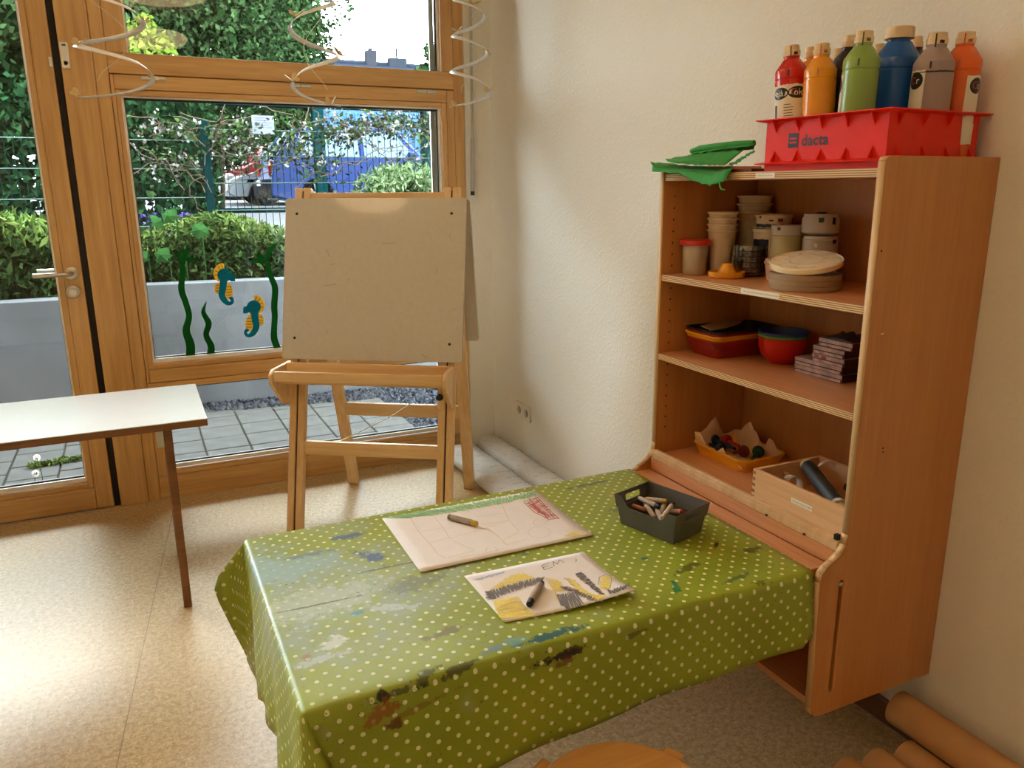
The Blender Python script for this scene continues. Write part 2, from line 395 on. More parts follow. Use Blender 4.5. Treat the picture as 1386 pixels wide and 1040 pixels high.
# second window left of the door (outside the picture)
w2 = struct('window_2')
for x0, x1 in ((-3.10, -3.03), (-4.6, -4.5)): MB().box(x0, x1, 0, .085, 0, HT).build('frame_post', M['wood_v'], w2, bevel=.003)
for z0, z1 in ((0, .13), (2.60, HT)): MB().box(-4.5, -3.10, 0, .085, z0, z1).build('frame_rail', M['wood_h'], w2, bevel=.003)
pane_seals(w2, -4.5, -3.10, .13, 2.60)
tag(MB().box(XL, -.142, 0, .12, HT, CEIL).build('trim_1', M['wood_h'], bevel=.003), kind='structure')
tag(MB().box(XL, -.142, .0, .16, -.12, -.001).build('trim_2', M['alu'], smooth=0), kind='structure')

# contact sensor on the door edge
cs = thing('contact_sensor', 'small white door contact sensor in two pieces high beside the black door gap', 'sensor', (-1.855, -.004, 1.873))
MB().box(-1.8685, -1.8375, -.020, -.0045, 1.874, 1.972).build('sensor_body', M['white_plastic'], cs, bevel=.004)
turned(MB().lathe([(.0085, 0), (.0085, .0015), (.0072, .0015), (.0072, 0)], (0, 0, 0), 20), (-1.853, -.020, 1.893), 'y').build('button_ring', M['alu'], cs)
MB().box(-1.860, -1.846, -.0206, -.0195, 1.957, 1.963).build('signal_window', M['black'], cs)
MB().box(-1.9125, -1.8995, -.016, -.0005, 1.875, 1.914).build('magnet', M['white_plastic'], cs, bevel=.003)
# blind crank
bc = thing('blind_crank', 'thin grey blind crank rod hanging beside the right window frame', 'crank', (-.125, -.03, 1.36))
MB().tube([(-.110, -.030, 2.70), (-.116, -.030, 1.64)], .0065, 10).build('rod', M['alu'], bc)
MB().tube([(-.116, -.030, 1.64), (-.120, -.030, 1.385)], .0095, 12).build('grip', M['alu'], bc)
MB().tube([(-.120, -.030, 1.385), (-.120, -.030, 1.365)], .0105, 12).build('end_cap', M['black'], bc)
for z in (2.68,): MB().box(-.116, -.104, -.03, -.004, z-.01, z+.01).build('bracket', M['alu'], bc)
# double socket
so = thing('wall_socket', 'white double wall socket low on the plaster wall by the corner', 'socket', (0, -.37, .262))
ax0 = lambda u, v, w: (-.0005-w, u, v)
def rrect(u0, u1, v0, v1, r, k=5):
    P = []
    for cu, cv, a0 in ((u1-r, v1-r, 0), (u0+r, v1-r, 90), (u0+r, v0+r, 180), (u1-r, v0+r, 270)):
        for i in range(k+1): t = R(a0+90*i/k); P.append((cu+r*math.cos(t), cv+r*math.sin(t)))
    return P
def circ(cu, cv, r, k=24): return [(cu+r*math.cos(2*PI*i/k), cv+r*math.sin(2*PI*i/k)) for i in range(k)]
MB().poly(rrect(-.452, -.292, .264, .345, .008), [circ(-.332, .3045, .0215), circ(-.412, .3045, .0215)], ax0, .011).build('cover_plate', M['white_plastic'], so, bevel=.002)
for yy in (-.332, -.412):
    c = MB().poly(circ(yy, .3045, .0215), [], lambda u, v, w: (-.0006-w, u, v), .0015).build('socket_cup', mat('socket_grey', S(150, 146, 140), .5), so)
    MB().add(*(lambda q: (q.v, q.f))(MB().poly(circ(yy, .311, .0025, 10), [], lambda u, v, w: (-.0022-w, u, v), .0006))).add(*(lambda q: (q.v, q.f))(MB().poly(circ(yy, .298, .0025, 10), [], lambda u, v, w: (-.0022-w, u, v), .0006))).build('pin_hole', M['dark'], c)

# ceiling lamps (behind and above the camera; seen only mirrored)
lm, ln, lp = new_mat('warm_lamp_glass'); lp.inputs['Base Color'].default_value = (.9, .8, .6, 1)
lp.inputs['Emission Color'].default_value = (1.0, .67, .36, 1); lp.inputs['Emission Strength'].default_value = LAMP_STRENGTH
def lamp(loc, lab):
    t = thing('ceiling_lamp', lab, 'lamp', loc, group='round ceiling lamps')
    MB().lathe([(.001, -.06), (.20, -.056), (.255, -.035), (.275, 0), (.255, .02), (.001, .02)], (0, 0, 0), 40).build('diffuser', lm, t, local=True)
    MB().lathe([(.001, .02), (.10, .021), (.10, .03), (.012, .04), (.012, CEIL-loc[2]-.02), (.05, CEIL-loc[2]-.018), (.05, CEIL-loc[2]-.0005), (.001, CEIL-loc[2]-.0005)], (0, 0, 0), 24).build('stem', M['white_plastic'], t, local=True)
LAMPS = [((-1.41, -1.31, 2.50), 'round warm ceiling lamp nearest the window and the drawing table'), ((-2.63, -2.0, 2.50), 'round warm ceiling lamp above the white table side'),
         ((-1.43, -2.90, 2.50), 'round warm ceiling lamp above the drawing table, second from the window'), ((-3.1, -4.8, 2.50), 'round warm ceiling lamp in the far back corner of the room')]
for a, b in LAMPS: lamp(a, b)
# ================================================================ OUTSIDE
_mat, _leaf_mat = mat, leaf_mat
def mat(*a, **k):
    k.setdefault('spec', .0); m = _mat(*a, **k); return m
def leaf_mat(*a, **k):
    m = _leaf_mat(*a, **k); m.node_tree.nodes['Principled BSDF'].inputs['Specular IOR Level'].default_value = .0; return m
_S = S
def S(r, g, b, k=.18): return tuple(x*k for x in _S(r, g, b))
M['slab'] = mat('grey_paving_stone', S(118, 117, 115), .8, var=.12, vscale=9, bump=(60, .2))
M['joint'] = mat('sandy_joint', S(98, 96, 84), .95, var=.2, vscale=30)
M['concrete'] = mat('planter_concrete', S(146, 150, 156), .85, var=.10, vscale=4, bump=(40, .15))
M['stone'] = leaf_mat('dark_gravel', S(40, 42, 50), S(112, 116, 126), .8)
M['gbed'] = mat('dark_gravel_ground', S(58, 60, 66), .9, var=.3, vscale=60)
M['soil'] = mat('dark_soil', S(52, 42, 32), .95, var=.25, vscale=12)
M['asphalt'] = mat('pale_car_park_asphalt', S(140, 142, 146), .9, var=.06, vscale=3)
M['teal'] = mat('dark_teal_steel', S(16, 62, 66), .5, var=.05)
M['wire'] = mat('sky_paled_wire', S(128, 150, 146), .5)  # horizontal wires: sky reflection painted in as a paler colour
M['fence'] = mat('green_fence_wire', S(28, 58, 52), .5, var=.05)
L_HEDGE = leaf_mat('hedge_leaf', S(46, 74, 38), S(96, 126, 72))
L_SHOOT = leaf_mat('young_shoot_leaf', S(100, 134, 62), S(152, 176, 96))
L_DARK = leaf_mat('dark_ivy_leaf', S(20, 46, 30), S(50, 86, 52))
L_TREE = leaf_mat('maple_leaf', S(44, 70, 42), S(86, 116, 72))
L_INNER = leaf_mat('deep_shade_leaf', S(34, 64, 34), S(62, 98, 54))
L_YEL = leaf_mat('yellow_green_leaf', S(104, 130, 44), S(142, 162, 70))
L_VINE = leaf_mat('faded_vine_leaf', S(44, 50, 36), S(96, 92, 80))
L_WHITE = leaf_mat('white_blossom', S(158, 154, 152), S(186, 184, 182))
L_PURP = leaf_mat('purple_blossom', S(62, 50, 120), S(100, 84, 150))
L_PALE = leaf_mat('pale_willow_leaf', S(96, 130, 84), S(160, 186, 134))
M['bark'] = mat('brown_bark', S(74, 62, 50), .9, var=.2, vscale=10)
M['vine_stem'] = mat('grey_vine_stem', S(134, 118, 102), .85, var=.2, vscale=30)

# terrace with single stones
ter = struct('terrace'); ZT = -.05
tb = MB().box(-4.9, -.16, .16, 1.80, -.2, ZT-.012).build('joint_bed', M['joint'], ter, smooth=0)
slab_me = {}
def slab(cx, cy, wx, wy, dz):
    k = (round(wx, 3), round(wy, 3))
    if k not in slab_me:
        o = MB().box(-wx/2, wx/2, -wy/2, wy/2, -.05, 0).build('paving_slab', M['slab'], ter, local=True, bevel=.006); slab_me[k] = o
    else:
        o = slab_me[k].copy(); COL.objects.link(o)
    o.location = (cx, cy, ZT+dz); o.rotation_euler = (random.uniform(-.006, .006), random.uniform(-.006, .006), 0)
xs = [-.222-.245*i for i in range(18)]
for i, x1 in enumerate(xs):
    off = random.choice((0, .06, .12)); y = .17
    top = 1.74 - .16*max(0, (x1+1.6))
    while y < top - .06:
        h = min(.235, top-y) if y > .18 else .235-off
        slab(x1-.1225, y+h/2, .236, round(h-.009, 3), random.uniform(-.002, .002)); y += h
# gravel strip
gv = tag(MB().box(-4.9, 1.6, 1.30, 2.1, -.2, ZT-.02).box(-.16, 1.6, .16, 1.30, -.2, ZT-.02).build('gravel_bed', M['gbed'], smooth=0), kind='structure')
n = 16000
px = RNG.uniform(-2.6, 1.3, n); py = RNG.uniform(.4, 2.05, n)
keep = np.where(px > -.215, True, py > 1.75-.16*np.maximum(0, px+1.6)) & (py < np.where(px < -1.88, 1.70, 2.0-.0898*(px+1.875)))
px, py = px[keep], py[keep]
st = MB()
for x, y in zip(px, py):
    r = random.uniform(.009, .020); a = random.uniform(0, PI); c, s = math.cos(a)*r, math.sin(a)*r; z = ZT-.012
    st.add([(x+c, y+s, z), (x-s, y+c, z), (x-c*.8, y-s*.8, z), (x+s, y-c, z), (x, y, z+r*random.uniform(.7, 1.1)), (x, y, z-r*.6)],
           [(0, 1, 4), (1, 2, 4), (2, 3, 4), (3, 0, 4)])
tag(st.build('gravel', M['stone'], smooth=0, fixn=False), 'dark grey gravel strip between paving and planter wall', 'gravel', kind='stuff')
# planter wall
pw = struct('planter_wall')
def seg(x0, y0, x1, y1, zt, nm='wall_panel'):
    d = Vector((x1-x0, y1-y0, 0)).normalized(); nn = Vector((-d.y, d.x, 0))*.16
    a, b = Vector((x0, y0, -.2)), Vector((x1, y1, -.2)); P = [a, b, b+nn, a+nn]; up = Vector((0, 0, zt+.2))
    return MB().add(P + [p+up for p in P], [(3, 2, 1, 0), (4, 5, 6, 7), (0, 1, 5, 4), (1, 2, 6, 5), (2, 3, 7, 6), (3, 0, 4, 7)]).build(nm, M['concrete'], pw, bevel=.006)
seg(-6.5, 1.72, -1.88, 1.74, .752); seg(-1.875, 2.03, 1.8, 1.70, .785)
tag(MB().box(-6.5, 3.0, 2.2, 3.25, -.2, .70).build('planter_soil', M['soil'], smooth=0), kind='structure')
# car park ground, rising gently
def gz(y): return .76 + .027*(min(y, 24)-3.2)
tag(MB().add([(-30, 3.22, gz(3.2)), (40, 3.22, gz(3.2)), (40, 24, gz(24)), (-30, 24, gz(24)), (80, 120, gz(24)), (-80, 120, gz(24))], [(0, 1, 2, 3), (3, 2, 4, 5)]).build('car_park', M['asphalt'], smooth=0), kind='structure')

def shrub_cloud(n, x0, x1, y0, y1, z0, zt, jag=.08, front=.5):
    x = RNG.uniform(x0, x1, n); y = y0 + (y1-y0)*RNG.random(n)**(1+front)
    top = zt(x) + jag*np.sin(x*9.1)*np.cos(x*4.3+y*5) if callable(zt) else zt + jag*np.sin(x*9.1)*np.cos(x*4.3+y*5)
    t = RNG.random(n)**.95
    return np.stack([x, y, z0 + (top-z0)*t], 1), t
# hedges in the planter
def hedge(name, lab, x0, x1, y0, y1, z0, zt, n, size, m1, m2, shoot=.25):
    h = thing(name, lab, 'hedge', ((x0+x1)/2, (y0+y1)/2, .70))
    c, t = shrub_cloud(n, x0, x1, y0, y1, z0, zt)
    leaves('foliage', c, size*RNG.uniform(.7, 1.3, n), m1, h, .38, kind='stuff')
    k = n//4; c, t = shrub_cloud(k, x0, x1, y0+.12, y1, z0-.02, (lambda x: zt(x)-.12) if callable(zt) else zt-.12)
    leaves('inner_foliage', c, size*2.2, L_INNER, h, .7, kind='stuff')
    k = int(n*shoot); c, t = shrub_cloud(k, x0, x1, y0, y1, z0, zt); top = zt(c[:, 0]) if callable(zt) else np.full(k, zt)
    c[:, 2] = top - .10 + RNG.random(k)*.17
    leaves('young_shoots', c, size*RNG.uniform(.7, 1.3, k), m2, h, .30, droop=-.8, kind='stuff')
    st = MB()
    for i in range(26):
        x = random.uniform(x0, x1); y = random.uniform(y0+.1, y1-.05); zz = (zt(np.array([x]))[0] if callable(zt) else zt)-.08
        st.tube([(x, y, .70), (x+random.uniform(-.04, .04), y, (zz+.7)/2), (x+random.uniform(-.08, .08), y-.05, zz)], .005, 5)
    tag(st.build('stems', M['bark'], h), kind='stuff')
hedge('hedge', 'leafy green hedge with long leaves above the planter wall seen through the glass door', -5.2, -1.92, 1.95, 2.75, .72, lambda x: 1.16+.04*np.sin(x*7), 9000, .085, L_HEDGE, L_SHOOT)
hedge('hedge', 'low dense green hedge above the planter wall behind the window stickers', -1.86, -.02, 2.2, 2.80, .74, lambda x: 1.10+.07*np.sin(x*5+1), 9000, .055, L_HEDGE, L_SHOOT, .35)
hedge('hedge', 'tall pale green willow-leaved shrub right behind the easel top', 0.0, 1.0, 2.0, 2.85, .74, lambda x: 1.42+.10*np.sin(x*6), 4200, .07, L_PALE, L_PALE, .3)
def bigleaf(pts, lab):
    t = thing('broad_leaved_plant', lab, 'plant', (pts[0][0], pts[0][1], .70))
    for p in pts:
        a = random.uniform(0, 2*PI); V = []; k = 9
        c = Vector(p); d = Vector((math.cos(a), math.sin(a)*.5, -.5)).normalized(); s = d.cross(Vector((0, -.6, .8))).normalized(); nn = s.cross(d)
        ol = [(0, 0), (.3, .42), (.15, .55), (.55, .42), (.6, .6), (.8, .22), (1, 0)]
        for u, v in ol + [(u, -v) for u, v in reversed(ol[1:-1])]: V.append(c + d*(u*.125) + s*(v*.115) + nn*(-.05*u*u-.08*abs(v)*.3))
        lf = MB().add([c + d*.08] + V, [(0, i+1, (i+1) % len(V)+1) for i in range(len(V))]).build('large_leaf', M_BIG, t)
        MB().tube([(p[0], p[1]+.03, .72), p], .005, 5).build('leaf_stalk', M_BIG, lf)
M_BIG = mat('large_leaf_green', S(58, 104, 54), .5, var=.2, vscale=18)
bigleaf([ony(238, 283, 2.2)+[0, 0, 0], ony(202, 292, 2.2), ony(272, 300, 2.15)], 'broad lobed leaves rising above the low hedge beside the fence post')
bigleaf([ony(200, 340, 2.16), ony(228, 335, 2.14), ony(250, 333, 2.16)], 'broad lobed leaves hanging over the planter wall by the tall weed sticker')

# fence
fe = thing('mesh_fence', 'dark green wire mesh fence with posts behind the hedge', 'fence', (-1.1, 2.95, .7))
def fpanel(x0, x1, zs, ztop):
    a = MB()
    x = x0
    while x < x1: a.tube([(x, 2.95, .72), (x, 2.95, ztop)], .0028, 4); x += .0535
    tag(a.build('vertical_wires', M['fence'], fe, smooth=0), kind='stuff')
    for z in zs:
        for dy in (-.006, .006): MB().tube([(x0, 2.95+dy, z), (x1, 2.95+dy, z)], .0042, 4).build('horizontal_wire', M['wire'], fe, smooth=0)
fpanel(-6.4, -1.145, (.92, 1.13, 1.343, 1.557, 1.768), 1.775)
zr = [ony(360, y, 2.95)[2] for y in (177, 212, 248, 284)]
fpanel(-1.07, 2.0, zr + [zr[3]-.2], zr[0]+.005)
MB().box(-1.136, -1.078, 2.94, 3.0, .5, 1.915).build('fence_post', M['teal'], fe, bevel=.004)
MB().box(-3.70, -3.64, 2.96, 3.0, .5, 1.90).build('fence_post', M['teal'], fe, bevel=.004)
MB().box(1.36, 1.42, 2.96, 3.0, .5, 1.90).build('fence_post', M['teal'], fe, bevel=.004)
MB().box(-1.07, 2.0, 2.965, 3.0, zr[3]-.024, zr[3]+.016).build('bottom_rail', M['teal'], fe, bevel=.003)
a, b = ony(340, 156, 2.92), ony(372, 182, 2.92)
M['sheet'] = mat('notice_paper', S(176, 182, 200), .7)
sg = thing('notice_sign', 'white notice sheet hung on the mesh fence among the vines', 'sign', ((a[0]+b[0])/2, 2.92, b[2]))
MB().box(a[0], b[0], 2.918, 2.924, b[2], a[2]).build('sheet', M['sheet'], sg, smooth=0)
q = MB()
for i in range(5): q.box(a[0]+.02, b[0]-.02-.02*(i % 2), 2.9165, 2.9175, a[2]-.02-i*.018, a[2]-.016-i*.018)
tag(q.build('print_lines', mat('pale_blue_print', S(120, 134, 176), .6), sg, smooth=0), kind='stuff')

# vines on the fence
vi = thing('clematis_vine', 'faded clematis vine with white blossoms tangled along the mesh fence', 'vine', (-.3, 2.9, .72))
regs = [(318, 190, 46, 30, 420), (400, 196, 40, 30, 300), (465, 178, 45, 22, 480), (530, 166, 50, 18, 520), (585, 178, 28, 26, 380), (225, 176, 45, 16, 200), (222, 215, 45, 30, 140), (300, 225, 60, 20, 80), (430, 225, 50, 22, 110), (545, 225, 40, 14, 160)]
cv, cw, stv = [], [], MB()
for x, y, rx, ry, n in regs:
    for i in range(n):
        p = ony(x+RNG.normal()*rx*.55, min(262, y+RNG.normal()*ry*.55), 2.95+RNG.uniform(-.13, .12)); cv.append(p)
        if RNG.random() < .06: cw.append(p-np.array([0, .05, 0]))
    for i in range(max(3, n//60)):
        p = ony(x+RNG.normal()*rx*.6, y+RNG.normal()*ry*.6, 2.92); P = [p]; a = RNG.uniform(0, 2*PI)
        for k in range(9): a += RNG.normal()*.5; P.append(P[-1]+np.array([math.cos(a)*.055, RNG.normal()*.012, math.sin(a)*.035]))
        stv.tube(P, .0032, 4)
for a0, b0 in (((262, 240), (190, 205)), ((275, 262), (225, 200)), ((300, 250), (420, 205)), ((440, 240), (560, 185)), ((330, 240), (250, 172)), ((575, 250), (470, 170)), ((180, 190), (250, 255))):
    P = [ony(a0[0]+(b0[0]-a0[0])*k/8+RNG.normal()*4, a0[1]+(b0[1]-a0[1])*k/8+RNG.normal()*4, 2.9+RNG.normal()*.02) for k in range(9)]; stv.tube(P, .0045, 5)
cv = np.array(cv); hv = RNG.random(len(cv)) < .62
leaves('faded_leaves', cv[hv], RNG.uniform(.024, .05, hv.sum()), L_VINE, vi, .55, kind='stuff')
leaves('green_leaves', cv[~hv], RNG.uniform(.03, .065, (~hv).sum()), L_HEDGE, vi, .55, kind='stuff')
fl = []
for p in list(cw) + [ony(*q, 2.84) for q in ((210, 176), (218, 174), (245, 182), (240, 184), (268, 165), (183, 203), (190, 212), (212, 245), (205, 235), (305, 200), (300, 240), (455, 160), (540, 150), (500, 152), (600, 165), (420, 172), (412, 170), (350, 215), (330, 152))]:
    for k in range(4): fl.append(np.array(p)+RNG.normal(size=3)*[.016, .008, .013])
leaves('blossoms', np.array(fl), RNG.uniform(.022, .04, len(fl)), L_WHITE, vi, .75, kind='stuff')
tag(stv.build('stems', M['vine_stem'], vi), kind='stuff')
# purple flower bed beyond the fence
fb = thing('flower_bed', 'purple flowering ground cover beyond the mesh fence', 'flowers', (-1.6, 4.2, .76))
n = 1500; c = np.stack([RNG.uniform(-2.6, -1.15, n), RNG.uniform(3.5, 5.2, n), RNG.uniform(.78, 1.08, n)], 1)
leaves('leaves', c, RNG.uniform(.05, .1, n), L_DARK, fb, .4, kind='stuff')
n = 260; c = np.stack([RNG.uniform(-2.3, -1.15, n), RNG.uniform(3.5, 4.8, n), RNG.uniform(1.02, 1.2, n)], 1)
leaves('blossoms', c, RNG.uniform(.025, .05, n), L_PURP, fb, .8, kind='stuff')

# trees and shrubs behind
def tree(name, lab, c, rad, n, size, m, base=None, trunk=.16, blobs=26, aspect=.6, cat='tree', group=None):
    c = np.array(c, float); gb = base if base is not None else gz(c[1])
    t = thing(name, lab, cat, (c[0], c[1], gb), group=group)
    bl = []
    for i in range(blobs):
        d = RNG.normal(size=3); d /= np.linalg.norm(d); bl.append(c + d*np.array(rad)*RNG.uniform(.45, .86))
    bl = np.array(bl); k = RNG.integers(0, blobs, n); d = RNG.normal(size=(n, 3)); d /= np.linalg.norm(d, axis=1)[:, None]
    P = bl[k] + d*np.array(rad)*(.36*RNG.random(n)**.45)[:, None]
    P[:, 2] = np.maximum(P[:, 2], gb+.05)
    leaves('foliage', P, size*RNG.uniform(.7, 1.3, n), m, t, aspect, droop=.4, kind='stuff')
    k = RNG.integers(0, blobs, n//4); Q = c + (bl[k]-c)*RNG.uniform(.2, .9, (n//4, 1)) + RNG.normal(size=(n//4, 3))*np.array(rad)*.10
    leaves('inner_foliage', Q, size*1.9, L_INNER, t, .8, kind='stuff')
    MB().tube([(c[0], c[1], gb), (c[0]+.1, c[1], (gb+c[2])/2), (c[0], c[1], c[2]+rad[2]*.4)], [trunk, trunk*.75, trunk*.3], 8).build('trunk', M['bark'], t)
    br = MB()
    for q in bl[:12]: br.tube([(c[0], c[1], c[2]-rad[2]*.35), (Vector(c)+Vector(q))/2 - Vector((0, 0, .1)), q], [trunk*.4, trunk*.22, .02], 5)
    tag(br.build('branches', M['bark'], t), kind='stuff')
tree('maple_tree', 'large dark green maple filling the upper window', ony(225, -70, 10.5), (2.75, 2.4, 3.3), 56000, .092, L_TREE, blobs=44)
tree('maple_tree', 'green tree with loose crown edge against the sky left of the grey roof', ony(388, 40, 13), (.85, 1.1, 1.9), 6000, .11, L_TREE, trunk=.1)
tree('garden_tree', 'green tree filling the top of the glass door', ony(-40, 60, 7.5), (1.9, 1.5, 2.2), 12000, .12, L_TREE, trunk=.12)
tree('golden_shrub', 'bright yellow green shrub at the lower left of the upper window', ony(190, 70, 6.2), (.34, .4, .50), 1800, .09, L_YEL, trunk=.03, blobs=12, cat='shrub')
tree('conifer', 'small dark conifer in the right corner of the upper window', ony(594, 92, 13), (.46, .55, .62), 4200, .10, L_TREE, trunk=.07, blobs=18)
def screen(lab, x0, x1, y, zt, n, size, m):
    t = thing('screening_hedge', lab, 'hedge', ((x0+x1)/2, y, gz(y)))
    c, _ = shrub_cloud(n, x0, x1, y-.35, y+.35, gz(y), zt, .18, .6); leaves('foliage', c, size*RNG.uniform(.7, 1.3, n), m, t, .6, droop=.5, kind='stuff')
    st = MB()
    for i in range(14): x = random.uniform(x0, x1); st.tube([(x, y, gz(y)), (x+.1, y, zt-.3)], .025, 5)
    tag(st.build('stems', M['bark'], t), kind='stuff')
a = ony(285, 135, 5.6)
screen('dark green ivy hedge behind the mesh fence left of the carport', -4.3, a[0], 5.6, a[2]+.12, 9000, .10, L_DARK)
screen('dark green hedge beyond the glass door behind the fence', -8.5, -4.3, 5.8, 2.5, 8000, .11, L_HEDGE)
a = ony(300, 140, 20); b = ony(432, 140, 20)
screen('dark green hedge at the back of the car park above the white car', a[0]-3, b[0], 20, a[2]+.8, 8000, .26, L_DARK)
a = ony(560, 150, 21); screen('green hedge at the back of the car park right of the blue container', a[0], a[0]+6, 21, a[2]+.3, 4000, .26, L_TREE)

# carport frame
cp = thing('carport_frame', 'dark teal steel carport frame of posts and one beam behind the vines', 'carport', (0, 6, gz(6)))
for x, w_ in ((432, .125), (580, .15)):
    p = ony(x, 200, 6); MB().box(p[0]-w_/2, p[0]+w_/2, 6-w_/2, 6+w_/2, gz(6)-.02, ony(x, 146, 6)[2]).build('post', M['teal'], cp, bevel=.006)
p = ony(262, 250, 6); MB().box(p[0]-.11, p[0]+.07, 5.95, 6.05, gz(6)-.02, ony(262, 205, 6)[2]).build('post', M['teal'], cp, bevel=.006)
a, b = ony(290, 139, 6), ony(640, 146, 6); MB().box(a[0], b[0], 5.93, 6.07, (a[2]+b[2])/2-.05, (a[2]+b[2])/2+.06).build('beam', M['teal'], cp, bevel=.006)

# blue container, house
M['cont'] = mat('pale_blue_steel', S(96, 142, 196), .5, var=.05)
a, b = ony(440, 145, 19), ony(574, 190, 19)
ct = thing('storage_container', 'light blue ribbed container behind the blue car', 'container', ((a[0]+b[0])/2, 19.5, gz(19)))
MB().box(a[0], b[0], 19, 21, gz(19), a[2]).build('container_body', M['cont'], ct, bevel=.02)
k = 0; x = a[0]+.1
while x < b[0]-.1: MB().box(x, x+.11, 18.95, 19.01, gz(19)+.15, a[2]-.12).build('rib', M['cont'], ct, bevel=.01); x += .24
hy = 42; a, b = ony(455, 80, hy), ony(575, 84, hy); e = ony(500, 103, hy-4)
ho = thing('house', 'grey tiled house roof with chimney far beyond the trees', 'house', ((a[0]+b[0])/2, hy, gz(30)))
M['roof'] = stripes('blue_grey_roof_tiles', S(38, 46, 60), S(54, 62, 78), 'z', .28, .6, .0); M['house'] = mat('pale_house_render', S(200, 196, 188), .8)
zr_ = a[2]; ze = zr_-2.6; x0, x1 = a[0]-3, b[0]+1.5
MB().box(x0+.4, x1-.4, hy-4, hy+4, gz(30)-.3, ze+.2).build('walls', M['house'], ho, smooth=0)
MB().add([(x0, hy-4.6, ze), (x1, hy-4.6, ze), (x1, hy, zr_), (x0, hy, zr_), (x0, hy+4.6, ze), (x1, hy+4.6, ze), (x0, hy-4.6, ze-.15), (x1, hy-4.6, ze-.15), (x0, hy+4.6, ze-.15), (x1, hy+4.6, ze-.15)],
         [(0, 1, 2, 3), (3, 2, 5, 4), (0, 6, 7, 1), (4, 5, 9, 8), (6, 8, 9, 7), (0, 3, 4, 8, 6), (1, 7, 9, 5, 2)]).build('roof', M['roof'], ho, smooth=0)
c = ony(500, 75, hy); ch = MB().box(c[0]-.27, c[0]+.27, hy-.5, hy+.1, zr_-.6, ony(500, 70, hy)[2]).box(c[0]-.09, c[0]+.09, hy-.3, hy-.1, ony(500, 70, hy)[2], ony(500, 66, hy)[2]).build('chimney', mat('chimney_slate', S(70, 72, 82), .8), ho, smooth=0)
c = ony(535, 75, hy); MB().box(c[0]-.5, c[0]+.5, hy-.5, hy, zr_-.3, zr_+.18).tube([(c[0], hy-.25, zr_), (c[0], hy-.25, ony(535, 66, hy)[2])], .06, 8).build('vent_pipe', mat('vent_slate', S(64, 70, 82), .8), ho)

